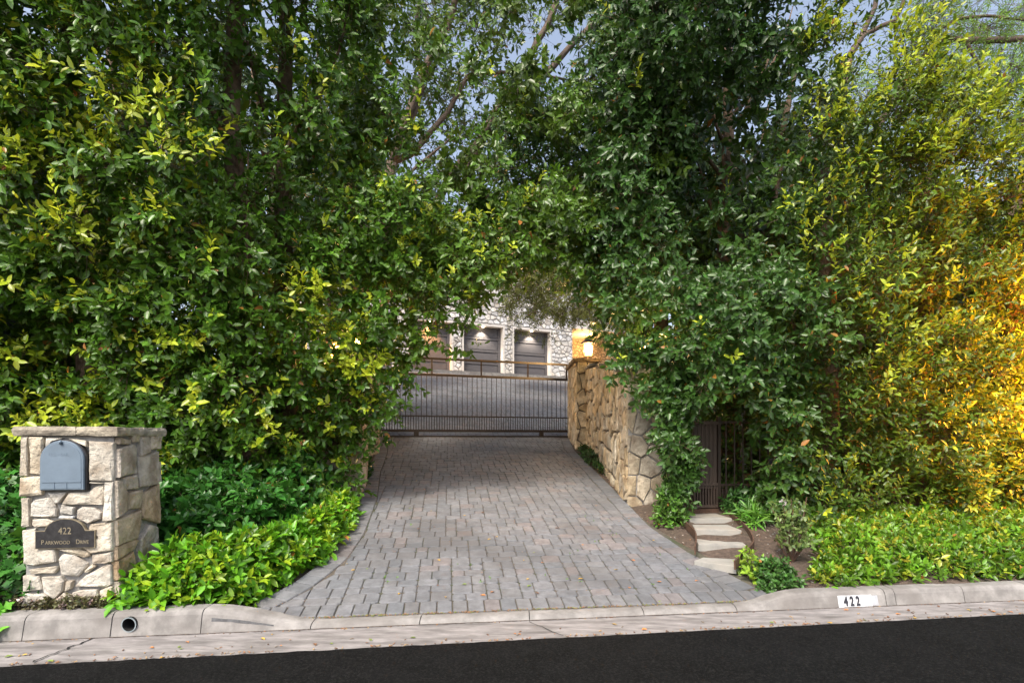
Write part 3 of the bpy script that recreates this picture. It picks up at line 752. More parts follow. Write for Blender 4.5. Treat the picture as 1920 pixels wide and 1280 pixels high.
pts = [gpnt(GL*t, 0, .06) for t in [i/16 for i in range(17)]]
pts = [Vector((p.x, p.y, dz(p.x, p.y)+.012)) for p in pts]
for a_, b_ in zip(pts, pts[1:]): q.bar(a_, b_, .05, .03)
tagk(q.build('gate_track', M['iron'], None), 'low dark metal track on the pavers under the sliding gate', 'gate track')

# ------------------------------------------------------------------ lanterns
def lantern(x, y, z, label, s=1.0, power=28, colr=(1, .60, .24)):
    t = empty('lantern', (x, y, z), label, 'lantern')
    def P(a, b, c): return Vector((x+a*s, y+b*s, z+c*s))
    q = MB(); q.tube([P(0, 0, 0), P(0, 0, .02), P(0, 0, .03), P(0, 0, .07)], [.07*s, .07*s, .02*s, .03*s], 10); q.build('foot', M['iron'], t)
    q = MB(); q.tube([P(0, 0, .07), P(0, 0, .085)], [.10*s, .11*s], 4); q.build('tray', M['iron'], t)
    q = MB(); q.tube([P(0, 0, .09), P(0, 0, .30)], [.062*s, .075*s], 12); q.build('glass', M['lamp_glow'], t)
    for k in range(4):
        a = math.pi/4+k*math.pi/2; q = MB(); q.bar(P(.09*math.cos(a), .09*math.sin(a), .08), P(.115*math.cos(a), .115*math.sin(a), .32), .010*s); q.build('post', M['iron'], t)
    q = MB(); q.tube([P(0, 0, .32), P(0, 0, .335), P(0, 0, .42), P(0, 0, .44), P(0, 0, .47)], [.15*s, .15*s, .05*s, .02*s, .02*s], 8); q.build('roof', M['iron'], t)
    l = bpy.data.lights.new('lantern_light', 'POINT'); l.energy = power; l.color = colr; l.shadow_soft_size = .12
    for k, (dx, dy) in enumerate(((0, -.17),)):
        lo = bpy.data.objects.new('lantern_light', l); col.objects.link(lo); lo.location = (dx*s, dy*s, .2*s); lo.parent = t
    return t
LP = 175
lantern(1.50, 10.5, 2.77, 'glowing lantern on the cap of the right gate pillar', 1.0, LP)
lantern(1.66, 6.68, 2.16, 'lantern among leaves on the end pillar beside the pedestrian gate', .8, 30)
lantern(-2.62, 9.1, 2.62, 'glowing lantern on the left gate pillar seen through hedge leaves', 1.0, LP*.8)
lantern(-2.2, 6.62, 2.16, 'lantern behind dense leaves on the pale front pillar left of the drive', .8, 16)

# ------------------------------------------------------------------ house with garage
F0 = Vector((2.81, 24.84, 0)); FU = Vector((-1, -.457, 0)).normalized(); FN = Vector((FU.y*-1, FU.x, 0))
FN = Vector((-FU.y, FU.x, 0)); 
if FN.y > 0: FN = -FN
FB = 3.90
def fu(px):                                          # horizontal position along the facade for a sight line
    k = (px-960)/1000; Y = (F0.y+.457*(0-F0.x))/(1-.457*k); return (F0-Vector((k*Y, Y, 0))).length
def Fp(u_, z, n=0): return F0+FU*u_+FN*n+UZ*z
hs = empty('house', Fp(4, FB), 'two storey white stone house with a row of dark garage doors', 'house')
D = [(fu(1034), fu(960.5)), (fu(946), fu(866)), (fu(850), fu(762))]
D.append((D[2][1]+.45, D[2][1]+2.6))
HT = 8.9; LFA = 12.0; DT = 6.16
# wall core built round the openings
def fbox(u0, u1, z0, z1, n0, n1, m, name, parent):
    q = MB(); v = [Fp(a_, b_, c_) for a_ in (u0, u1) for c_ in (n0, n1) for b_ in (z0, z1)]
    q.add(v, [(0, 1, 3, 2), (4, 6, 7, 5), (0, 4, 5, 1), (2, 3, 7, 6), (0, 2, 6, 4), (1, 5, 7, 3)]); return q.build(name, m, parent)
edges = [0]+[e for d in D for e in d]+[LFA]
for k in range(0, len(edges), 2): fbox(edges[k], edges[k+1], FB-.4, DT, -.45, 0, M['mortar_grey'], 'wall', hs)
fbox(0, LFA, DT, HT, -.45, 0, M['mortar_grey'], 'wall', hs)
fbox(-.02, LFA, HT, HT+.25, -.9, .35, M['roof'], 'eave', hs)
q = MB(); v = [Fp(-.3, HT+.25, .45), Fp(LFA, HT+.25, .45), Fp(LFA, HT+2.2, -5), Fp(-.3, HT+2.2, -5), Fp(-.3, HT+.25, -10), Fp(LFA, HT+.25, -10)]
q.add(v, [(0, 1, 2, 3), (3, 2, 5, 4), (0, 3, 4), (1, 5, 2)]); q.build('roof', M['roof'], hs)
fbox(LFA, LFA+.3, FB-.4, HT, -9, 0, M['stucco'], 'side_wall', hs)
fbox(0, LFA, FB-.4, HT, -9.3, -9, M['stucco'], 'rear_wall', hs)
for k, (u0, u1) in enumerate(D):
    dr = fbox(u0+.08, u1-.08, FB, DT-.1, -.34, -.28, M['door'], 'garage_door', hs)
    hh = (DT-.1-FB)/4
    for j in range(4):
        fbox(u0+.08, u1-.08, FB+j*hh+.0, FB+j*hh+.085, -.28, -.25, M['door'], 'door_rail', dr)
        fbox(u0+.24, u1-.24, FB+j*hh+.11, FB+(j+1)*hh-.05, -.28, -.262, M['door'], 'panel', dr)
    for (a_, b_) in ((u0+.08, u0+.2), (u1-.2, u1-.08)): fbox(a_, b_, FB, DT-.1, -.279, -.247, M['door'], 'stile', dr)
    fbox(u0, u0+.08, FB, DT, -.36, .03, M['trim'], 'door_frame', hs); fbox(u1-.08, u1, FB, DT, -.36, .03, M['trim'], 'door_frame', hs)
    fbox(u0+.08, u1-.08, DT-.1, DT-.002, -.36, .028, M['trim'], 'door_frame', hs)
    for t in (.5,):
        uu = u0+(u1-u0)*t; p = Fp(uu, DT-.14, -.07)
        q = MB(); q.tube([p+UZ*.04, p-UZ*.0], [.045, .055], 10); dl = q.build('downlight', M['spot_glow'], hs)
        l = bpy.data.lights.new('downlight_beam', 'SPOT'); l.energy = 120 if k != 2 else 320; l.color = (1, .86, .66) if k != 2 else (1, .48, .14); l.spot_size = R(105); l.spot_blend = .7; l.shadow_soft_size = .03
        lo = bpy.data.objects.new('downlight_beam', l); col.objects.link(lo); lo.location = p-UZ*.02; lo.rotation_euler = (Vector((0, 0, 1))-FN*-.0).to_track_quat('Z', 'Y').to_euler()
# facade stones
r = random.Random(77)
vis = []
def in_open(c):
    cx = sum(p[0] for p in c)/len(c); cz = sum(p[1] for p in c)/len(c)
    return cx, cz
allc = []
stripes = [(edges[k], edges[k+1], FB, DT) for k in range(0, len(edges), 2)]+[(0, LFA, DT, HT)]
for (a_, b_, c_, d_) in stripes:
    if b_-a_ < .1: continue
    allc += cells([(a_, c_), (b_, c_), (b_, d_), (a_, d_)], .235, .18, .034, r, .42, .15)
allc.sort(key=lambda c: abs(in_open(c)[0]-2.5)+.5*abs(in_open(c)[1]-5.8))
restst = MB()
for i, c in enumerate(allc):
    q = MB() if i < 270 else restst
    stone(q, c, Fp(0, 0), FU, UZ, FN, .035*r.uniform(.6, 1.4), r, stint(r, (1.0, 1.0, 1.0), .15, .06), .010, .25)
    if i < 270 and q.v: q.build('stone', M['stone_gray'], hs)
tagk(restst.build('outer_stones', M['stone_gray'], hs), kind='stuff')
# recessed porch wing to the right of the garage
fbox(-4.5, -.02, 6.55, HT-.3, -1.0, -.25, M['mortar'], 'wing_wall', hs)
rs = MB()
for c in cells([(-4.5, 6.55), (-.02, 6.55), (-.02, HT-.3), (-4.5, HT-.3)], .24, .2, .04, r): stone(rs, c, Fp(0, 0, -.25), FU, UZ, FN, .035, r, stint(r, (1, 1, 1), .15, .06), .01, .3)
for c in cells([(-4.5, FB), (.0, FB), (.0, 6.55), (-4.5, 6.55)], .2, .16, .03, r): stone(rs, c, Fp(0, 0, -2.6), FU, UZ, FN, .03, r, stint(r, (.95, .8, .6), .15, .06), .01, .3)
tagk(rs.build('wing_stones', M['stone_gray'], hs), kind='stuff')
fbox(-4.5, -.02, 6.38, 6.55, -2.6, -.18, M['trim'], 'cornice', hs)
fbox(-4.5, .3, FB-.3, 6.38, -2.9, -2.6, M['mortar'], 'porch_wall', hs)
fbox(-.02, .0, FB-.3, 6.38, -2.6, -.45, M['mortar'], 'porch_side', hs)
wf = fbox(-1.25, -.35, 6.75, 7.6, -.24, -.19, M['trim'], 'window', hs)
for (a_, b_) in ((-1.19, -.83), (-.77, -.41)): fbox(a_, b_, 6.81, 7.54, -.188, -.180, M['glass'], 'pane', wf)
pl = bpy.data.lights.new('porch_light', 'POINT'); pl.energy = 230; pl.color = (1, .55, .18); pl.shadow_soft_size = .2
plo = bpy.data.objects.new('porch_light', pl); col.objects.link(plo); plo.location = Fp(-1.5, 5.7, -1.2)
q = MB(); q.tube([Fp(-1.5, 5.85, -1.2), Fp(-1.5, 5.5, -1.2)], [.10, .12], 10); wl = q.build('porch_lamp', M['lamp_glow'], None); tagk(wl, 'hanging lit lamp in the orange porch right of the garage doors', 'lamp')
q = MB(); q.tube([Fp(-1.5, 6.38, -1.2), Fp(-1.5, 5.85, -1.2)], [.012, .012], 6); q.build('chain', M['iron'], wl)
# apron before the garage
q = MB(); v = [Fp(a_, b_, c_) for a_ in (-2.5, LFA) for c_ in (0.04, 1.3) for b_ in (3.4, FB)]
q.add(v, [(0, 1, 3, 2), (4, 6, 7, 5), (0, 4, 5, 1), (2, 3, 7, 6), (0, 2, 6, 4), (1, 5, 7, 3)]); tagk(q.build('garage_apron', M['concrete'], None), kind='structure')

# ------------------------------------------------------------------ pedestrian gate, fence, steps
def pedp(s, z, n=0): return Vector((2.10, 6.18, 0))+UX*s+UZ*z-UY*n
pg = empty('pedestrian_gate', pedp(.14, .42), 'brown boarded pedestrian gate with slatted lower panel at the top of the steps', 'gate')
for k in range(6):
    q = MB(); q.box(pedp(.02+k*.048, 1.05), (.043, .022, .78), Matrix.Rotation(yaw, 3, 'Z')); q.build('board', M['board'], pg)
for k in range(9):
    q = MB(); q.box(pedp(.012+k*.034, .58), (.016, .03, .26), Matrix.Rotation(yaw, 3, 'Z')); q.build('slat', M['board'], pg)
q = MB(); q.box(pedp(.14, .58, -.03), (.29, .01, .27), Matrix.Rotation(yaw, 3, 'Z')); q.build('back_board', M['board'], pg)
for z in (.455, .71, 1.42): q = MB(); q.box(pedp(.14, z, .012), (.30, .034, .03), Matrix.Rotation(yaw, 3, 'Z')); q.build('rail', M['board'], pg)
q = MB(); q.box(pedp(.10, .385, .01), (.36, .10, .085), Matrix.Rotation(yaw, 3, 'Z')); tagk(q.build('gate_sill', M['rust'], None), 'reddish brown timber sill under the pedestrian gate', 'sill')
fn = empty('iron_fence', pedp(.5, .42), 'dark iron bar fence right of the pedestrian gate behind leaves', 'fence')
q = MB(); q.box(pedp(.31, .92), (.035, .045, 1.14), Matrix.Rotation(yaw, 3, 'Z')); q.build('post', M['iron'], fn)
q = MB(); q.box(pedp(1.9, .92), (.035, .045, 1.14), Matrix.Rotation(yaw, 3, 'Z')); q.build('post', M['iron'], fn)
for z in (.46, .70, 1.43): q = MB(); q.bar(pedp(.33, z), pedp(1.9, z), .022, .025); q.build('rail', M['iron'], fn)
for k in range(14):
    s = .40+k*.105; q = MB(); q.bar(pedp(s, .47), pedp(s, 1.42), .013); q.build('bar', M['iron'], fn)
for k in range(20):
    s = .36+k*.052
    q = MB(); q.bar(pedp(s, .47), pedp(s, .69), .010); q.build('short_bar', M['iron'], fn)
q = MB(); q.box(Vector((1.93, 6.56, .95)), (.05, .06, 1.3)); tagk(q.build('gate_post', M['board'], None), 'narrow dark brown post against the stone end pillar', 'post')
S_ = [([(1.58, 4.62), (1.70, 4.75), (2.03, 4.66), (1.86, 4.42)], .185), ([(1.74, 4.98), (1.80, 5.25), (2.22, 5.20), (2.17, 4.94)], .255),
      ([(1.83, 5.33), (1.90, 5.62), (2.27, 5.62), (2.27, 5.27)], .335), ([(1.90, 5.70), (1.98, 6.05), (2.33, 6.10), (2.36, 5.72)], .385)]
SL = ['lowest pale concrete step slab where the path meets the drive', 'second pale concrete step slab up from the drive', 'third pale concrete step slab between curved steel edgings', 'topmost pale concrete step slab before the gate sill']
for (pl_, z), lb in zip(S_, SL):
    n = len(pl_); q = MB(); c = (sum(p[0] for p in pl_)/n, sum(p[1] for p in pl_)/n); v = []; pl_ = [(x_, c[1]+(y_-c[1])*.98) for x_, y_ in pl_]
    for h, k in ((-.065, 1), (-.004, 1), (0, .985)):
        for p in pl_: v.append((c[0]+(p[0]-c[0])*k, c[1]+(p[1]-c[1])*k, z+h))
    q.add(v, [(L_*n+i, L_*n+(i+1) % n, (L_+1)*n+(i+1) % n, (L_+1)*n+i) for L_ in range(2) for i in range(n)]+[(2*n, 2*n+1, 2*n+2, 2*n+3)])
    tagk(q.build('step_slab', M['slab'], None), lb, 'step', 'concrete slabs of the stepped path')
def edging(pts, label):
    q = MB(); P_ = []
    n = 24
    for i in range(n+1):
        t = i/n*(len(pts)-1); k = min(len(pts)-2, int(t)); f = t-k
        p0 = pts[max(k-1, 0)]; p1 = pts[k]; p2 = pts[k+1]; p3 = pts[min(k+2, len(pts)-1)]
        def cr(a_, b_, c_, d_): return .5*((2*b_)+(-a_+c_)*f+(2*a_-5*b_+4*c_-d_)*f*f+(-a_+3*b_-3*c_+d_)*f**3)
        x = cr(p0[0], p1[0], p2[0], p3[0]); y = cr(p0[1], p1[1], p2[1], p3[1]); P_.append(Vector((x, y, max(path_z(y)+.01, .17)+.015)))
    for a_, b_ in zip(P_, P_[1:]): q.bar(a_, b_+(b_-a_)*.05, .012, .075)
    return tagk(q.build('path_edging', M['rust'], None), label, 'edging', 'rusty steel path edgings')
edging([(1.62, 4.72), (1.70, 4.92), (1.78, 5.2), (1.79, 5.5), (1.80, 5.75), (1.90, 6.1)], 'curved rusty steel edging on the left side of the stepped path')
edging([(1.82, 4.36), (2.02, 4.62), (2.22, 4.9), (2.34, 5.3), (2.38, 5.65), (2.42, 6.12)], 'curved rusty steel edging on the right side of the stepped path')
# low stucco walls and a dark slatted screen behind the hedges
for x0, x1, zt, lb in ((-11, -2.45, 2.15, 'grey stucco boundary wall behind the left hedge'), (4.1, 11, 2.1, 'grey stucco boundary wall behind the right hedge')):
    q = MB(); v = []
    for x in (x0, x1):
        for dy in (0, .2):
            for z in (0, zt+.02*x*0): v.append((x, K(x)+3.25+dy, z))
    q.add(v, [(0, 1, 3, 2), (4, 6, 7, 5), (0, 4, 5, 1), (2, 3, 7, 6), (0, 2, 6, 4), (1, 5, 7, 3)]); o = q.build('boundary_wall', M['stucco'], None); tagk(o, lb, 'wall')
    q = MB(); a_ = Vector((x0, K(x0)+3.35, zt+.03)); b_ = Vector((x1, K(x1)+3.35, zt+.03)); q.bar(a_, b_, .30, .06); q.build('coping', M['stucco'], o)
nf = empty('wire_screen', (-6.4, 6.1, 2.2), 'slate blue wire mesh screen above the wall behind the left hedge', 'fence')
q = MB()
for k in range(60): x = -9+k*.07; q.bar((x, K(x)+3.3, 2.2), (x, K(x)+3.3, 4.6), .012)
for k in range(35): z = 2.25+k*.07; q.bar((-9, K(-9)+3.3, z), (-4.87, K(-4.87)+3.3, z), .012)
tagk(q.build('mesh_wires', M['slate_net'], nf), kind='stuff')
q = MB(); q.bar((-9, K(-9)+3.45, 3.4), (-4.87, K(-4.87)+3.45, 3.4), .02, 2.4); q.build('screen_cloth', M['slate_net'], nf)
for x in (-8.2, -6.5, -4.87): q = MB(); q.bar((x, K(x)+3.37, 2.2), (x, K(x)+3.37, 4.7), .05); q.build('post', M['iron'], nf)
# ------------------------------------------------------------------ foliage
T8v = np.array([(0, 0, 0), (.3, -.40, .05), (.3, 0, -.03), (.3, .40, .05), (.68, -.36, .03), (.68, 0, -.06), (.68, .36, .03), (1, 0, -.12)], np.float32)
T8f = np.array([(0, 1, 2), (0, 2, 3), (1, 4, 5), (1, 5, 2), (2, 5, 6), (2, 6, 3), (4, 7, 5), (5, 7, 6)], np.int32)
T2v = np.array([(0, 0, 0), (.45, -.42, .04), (1, 0, -.08), (.45, .42, .04)], np.float32)
T2f = np.array([(0, 1, 2), (0, 2, 3)], np.int32)
a_ = [(0, 0), (.12, -.42), (.42, -.34), (.55, -.62), (.66, -.24), (1.0, 0), (.66, .24), (.55, .62), (.42, .34), (.12, .42)]
TIv = np.array([(x, y, .04*abs(y)-.08*x*x) for x, y in a_], np.float32)
TIf = np.array([(0, i, i+1) for i in range(1, 9)], np.int32)
TPL = {8: (T8v, T8f), 2: (T2v, T2f), 'ivy': (TIv, TIf)}
def nrmz(a): return a/np.maximum(np.linalg.norm(a, axis=-1, keepdims=True), 1e-7)
LIGHT = np.array((-.1, -.45, 1.0), np.float32)
def leaves_mesh(name, mat_, parent, P, D, tint, m=8, L=.08, W=.5, tl=.14, tpl=8, alpha=(78, 28), lightmix=.6, stem=None, stemc=(.13, .085, .055), jl=.42, jt=.28, droop=.22, root=None, ctint=None):
    """P twig bases, D twig directions, tint per twig; m leaves a twig"""
    n = len(P); P = np.asarray(P, np.float32); D = nrmz(np.asarray(D, np.float32)); tint = np.asarray(tint, np.float32)
    up = np.array((0, 0, 1), np.float32)
    A = nrmz(np.cross(D, up+nr.normal(0, .15, (n, 3)))).astype(np.float32); B = np.cross(D, A)
    tlv = tl*nr.uniform(.7, 1.35, (n, 1)).astype(np.float32)
    k = np.arange(m); t = (k+.5)/m
    ph0 = nr.uniform(0, 6.28, (n, 1)); ph = ph0+k[None]*2.4+nr.uniform(-.35, .35, (n, m))
    al = np.radians(alpha[0]+(alpha[1]-alpha[0])*t)[None]+nr.normal(0, .26, (n, m))
    rad = A[:, None]*np.cos(ph)[..., None]+B[:, None]*np.sin(ph)[..., None]
    ld = D[:, None]*np.cos(al)[..., None]+rad*np.sin(al)[..., None]
    ld = nrmz(ld+np.array((0, 0, -droop))*nr.uniform(0, 1.6, (n, m, 1)))
    pos = P[:, None]+D[:, None]*(tlv[:, None]*t[None, :, None])
    s = nrmz(np.cross(ld, D[:, None]+nr.normal(0, .2, (n, m, 3)))); nn = np.cross(s, ld); 
    nn = nrmz(nn*np.sign((nn*D[:, None]).sum(-1, keepdims=True)+1e-6)+LIGHT*lightmix)
    s = nrmz(np.cross(nn, ld)); nn = np.cross(ld, s)
    ls = (L*(.75+.5*np.sin(np.pi*(.15+.75*t)))[None]*nr.uniform(1-jl, 1+jl*.7, (n, m))*np.where(nr.random((n, m)) < .13, .25, 1)).astype(np.float32)
    v, f = TPL[tpl]; nv, nf_ = len(v), len(f)
    co = (pos[:, :, None]+ld[:, :, None]*(v[:, 0]*1.0)[None, None, :, None]*ls[..., None, None]
          + s[:, :, None]*(v[:, 1]*W)[None, None, :, None]*ls[..., None, None]*2*.6
          + nn[:, :, None]*(v[:, 2])[None, None, :, None]*ls[..., None, None]).reshape(-1, 3).astype(np.float32)
    nl = n*m
    F = (f[None]+(np.arange(nl)*nv)[:, None, None]).reshape(-1, 3)
    lt = tint[:, None]*nr.uniform(1-jt, 1+jt, (n, m, 1)); lt = np.where(nr.random((n, m, 1)) < .004, np.array((.36, .17, .035)), lt); lt = lt*(1+nr.normal(0, .05, (n, m, 3)))
    C = np.repeat(lt.reshape(-1, 3), nv, 0)
    if stem:
        r0 = stem; ring = [(1, 0), (-.5, .87), (-.5, -.87)]
        src = P if root is None else np.asarray(root, np.float32)
        sv = []
        for q_, rr in ((src, 1.4), (P+D*tlv, .5)):
            for (c_, s_) in ring: sv.append(q_+(A*c_+B*s_)*r0*rr)
        sv = np.stack(sv, 1).reshape(-1, 3)
        sf = np.array([(0, 1, 4), (0, 4, 3), (1, 2, 5), (1, 5, 4), (2, 0, 3), (2, 3, 5)])
        F = np.concatenate([F, (sf[None]+(np.arange(n)*6)[:, None, None]).reshape(-1, 3)+len(co)])
        co = np.concatenate([co, sv.astype(np.float32)]); C = np.concatenate([C, np.tile(np.array(stemc), (n*6, 1))*nr.uniform(.7, 1.3, (n*6, 1))])
    me = bpy.data.meshes.new(name)
    me.vertices.add(len(co)); me.vertices.foreach_set('co', co.ravel().astype(np.float32))
    me.loops.add(len(F)*3); me.loops.foreach_set('vertex_index', F.ravel().astype(np.int32))
    me.polygons.add(len(F)); me.polygons.foreach_set('loop_start', np.arange(len(F), dtype=np.int32)*3)
    me.polygons.foreach_set('use_smooth', np.ones(len(F), bool))
    ca = me.color_attributes.new('tint', 'FLOAT_COLOR', 'POINT')
    ca.data.foreach_set('color', np.concatenate([np.clip(C, .004, .8), np.ones((len(C), 1))], 1).astype(np.float32).ravel())
    me.update(calc_edges=True)
    o = link(name, me, mat_, parent); o['kind'] = 'stuff'
    global NT; NT += len(F)
    return o
NT = 0
def clumps(C, Rd, ntw, out=(0, -.75, .35), flat=.75, tintf=None, outw=.9):
    """C centres (n,3), Rd radii; returns twig bases, directions, clump index"""
    n = len(C); U_ = nrmz(nr.normal(0, 1, (n, ntw, 3))+np.array(out)*outw)
    sc = Rd[:, None, None]*np.array((1, 1, flat))*nr.uniform(.35, 1.0, (n, ntw, 1))
    P = C[:, None]+U_*sc
    D = nrmz(U_*.8+np.array(out)*.45+nr.normal(0, .33, (n, ntw, 3)))
    idx = np.repeat(np.arange(n), ntw)
    return P.reshape(-1, 3), D.reshape(-1, 3), idx
def pip(poly, x, y):
    c = False; n = len(poly)
    for i in range(n):
        (x0, y0), (x1, y1) = poly[i], poly[(i+1) % n]
        if (y0 > y) != (y1 > y) and x < (x1-x0)*(y-y0)/(y1-y0)+x0: c = not c
    return c
def inpolyd(poly, x, z, grow):
    if pip(poly, x, z): return True
    if grow <= 0: return False
    for i in range(len(poly)):
        (x0, y0), (x1, y1) = poly[i], poly[(i+1) % len(poly)]
        L2 = (x1-x0)**2+(y1-y0)**2; t = max(0, min(1, ((x-x0)*(x1-x0)+(z-y0)*(y1-y0))/L2))
        if math.hypot(x-x0-t*(x1-x0), z-y0-t*(y1-y0)) < grow: return True
    return False
def w2(px, py, Y): return ((px-960)/1000*Y, CH-(py-820)/1000*Y)
# shapes trimmed out of the hedge: the drive arch and the pedestrian doorway (metres, at the hedge)
ARCH = [w2(px, py, 6.1) for px, py in [(672, 1060), (676, 930), (680, 860), (708, 812), (748, 775), (778, 735), (790, 705), (815, 682), (858, 664), (884, 650), (900, 625), (880, 605), (905, 570), (960, 525), (1010, 508), (1075, 515), (1118, 560), (1135, 620), (1128, 690), (1160, 735), (1196, 790), (1202, 850), (1238, 870), (1245, 950), (1240, 1060)]]
DOOR = [w2(px, py, 5.9) for px, py in [(1300, 1060), (1298, 800), (1330, 770), (1388, 776), (1392, 850), (1400, 905), (1405, 950), (1420, 1060)]]
NET = [w2(px, py, 5.1) for px, py in [(20, 360), (70, 365), (140, 440), (60, 440)]]
WALLGAP = [w2(px, py, 5.1) for px, py in [(60, 655), (165, 645), (185, 690), (70, 700)]]
TRUNKGAP = [w2(px, py, 5.3) for px, py in [(478, 40), (512, 40), (510, 130), (500, 210), (492, 330), (466, 335), (465, 250), (478, 140)]]
TRUNK2 = [w2(px, py, 5.3) for px, py in [(612, 60), (645, 70), (640, 270), (605, 260)]]
PALE = [w2(px, py, 5.1) for px, py in [(45, 120), (90, 115), (112, 200), (75, 205)]]
SLANT = [w2(px, py, 5.1) for px, py in [(225, 225), (270, 190), (300, 290), (260, 300)]]
RGAP1 = [w2(px, py, 5.6) for px, py in [(1670, 545), (1705, 550), (1700, 605), (1668, 600)]]
RGAP2 = [w2(px, py, 5.7) for px, py in [(1600, 955), (1680, 945), (1690, 985), (1600, 985)]]
def noise2(x, z, s=0):
    return (math.sin(x*1.9+s)*math.cos(z*1.6+s*2)+.6*math.sin(x*4.1+z*2.7+s)+.5*math.cos(z*4.9-x*3.3+s*3))/2.1
def front(X, Z):
    f = K(X)+1.62
    if X < 0:
        f += .85*ss(-2.9, -1.7, X)+.20*noise2(X, Z)+.20*noise2(X*2.3, Z*2.6, 6)        # hedge turns in toward the drive
        f -= .16*max(0, Z-2.2)*ss(-1.6, -3.0, X) if X < -1.6 else 0
        f += .25*ss(3.0, 1.0, Z) if Z < 3.0 else 0
    else:
        f += .25*noise2(X, Z, 2)+.18*noise2(X*2.3, Z*2.2, 7)
        f += 1.5*math.exp(-((X-2.3)/.6)**2)*ss(2.7, 3.4, Z)*(1-ss(5.0, 5.5, Z))  # dark recessed bay
        f += .6*ss(1.7, .9, X)+.45*ss(2.2, 1.5, X)
        f -= .25*math.exp(-((X-3.7)/.7)**2)*ss(1, 2.2, Z)
        f -= .12*max(0, Z-3)*ss(2.8, 4.5, X)
    return f
def topz(X):
    if X < 3.0: return 7.4
    if X < 3.5: return 6.3
    if X < 3.9: return 5.2+(3.9-X)*2
    if X < 5.2: return 4.95+.25*math.sin(X*5)
    return 4.55+.2*math.sin(X*4)
def botz(X):
    b = bank(X, 1.6)
    if -1.75 > X > -4.2: return b+.25
    return b+(.12 if X < 2.9 else 0)
def hedge_points(x0, x1, layer):
    out = []; st = (.215, .27, .31, .29)[layer]; x = x0
    while x < x1:
        z = .3
        while z < 7.4:
            X = x+rng.uniform(-.55, .55)*st; Z = z+rng.uniform(-.55, .55)*st
            z += st
            if Z > topz(X)-.1*layer or Z < botz(X): continue
            grow = (.10, .28, .45, .6)[layer]
            if inpolyd(ARCH, X, Z, grow) or inpolyd(DOOR, X, Z, (.17, .3, .45, .6)[layer]): continue
            if inpolyd(NET, X, Z, .05) or inpolyd(WALLGAP, X, Z, 0): continue
            if layer < 2 and any(inpolyd(g_, X, Z, .06) for g_ in (TRUNKGAP, TRUNK2, PALE, SLANT, RGAP1, RGAP2)): continue
            if -1.60 < X < 1.05 and Z > 3.95+.25*math.sin(X*3) and rng.random() < .90: continue
            if layer == 0 and noise2(X*1.3, Z*2.0, 13) > .62 and rng.random() < .8: continue
            if X > 1.08 and X < 1.5 and Z < 1.0 and layer: continue
            Y = front(X, Z)+(0, .40, .85, 1.5)[layer]+rng.uniform(-.16, .2)
            if layer == 0 and rng.random() < .10: Y -= .15
            if layer == 0 and rng.random() < (.03 if X < 0 and Z < 3.2 else .08+.5*(noise2(X*2.3, Z*2.6, 6 if X < 0 else 7) > .3)): continue
            if layer == 1 and X > 0 and rng.random() < .25*(noise2(X*2.3, Z*2.6, 6 if X < 0 else 7) > .4): continue
            if X > 1.55 and X < 2.95 and 3.1 < Z < 5.2 and layer < 2 and noise2(X*1.6, Z*1.3, 5) > (-.2, .0)[layer]: continue
            out.append((X, Y, Z))
        x += st
    return out
HP = [hedge_points(-7.6, 7.9, l) for l in range(3)]+[hedge_points(-7.6, -1.9, 3)+hedge_points(1.3, 7.9, 3)]
# colours are leaf colours: mature green, cool green, olive, new yellow-green growth
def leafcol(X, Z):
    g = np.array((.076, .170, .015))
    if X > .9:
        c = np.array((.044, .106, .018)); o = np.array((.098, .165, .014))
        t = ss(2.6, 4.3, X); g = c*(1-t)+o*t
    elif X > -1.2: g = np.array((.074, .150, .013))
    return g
TR = [(-6.6, 0), (-5.35, 1), (-4.3, 2), (-2.78, 3), (-2.62, 4), (1.2, 5), (2.45, 6), (3.75, 7), (5.0, 8), (6.3, 9)]
TL = ['broad hedge tree at the far left edge with yellow new leaf tips', 'hedge tree behind the letterbox pillar with a pale slanting trunk high up', 'dense hedge tree just right of the letterbox pillar with bright new growth', 'green hedge tree with a thick upright trunk showing between its leaves', 'hedge tree left of the drive hanging over the sliding gate', 'dark hedge tree hanging over the right gate pillar and stone side wall', 'very dark green hedge tree above the brown pedestrian gate', 'tall pale tipped hedge tree right of the pedestrian gate', 'hedge tree with olive leaves glowing yellow low down above the ground cover', 'golden lit hedge tree at the far right edge']
trees = {}
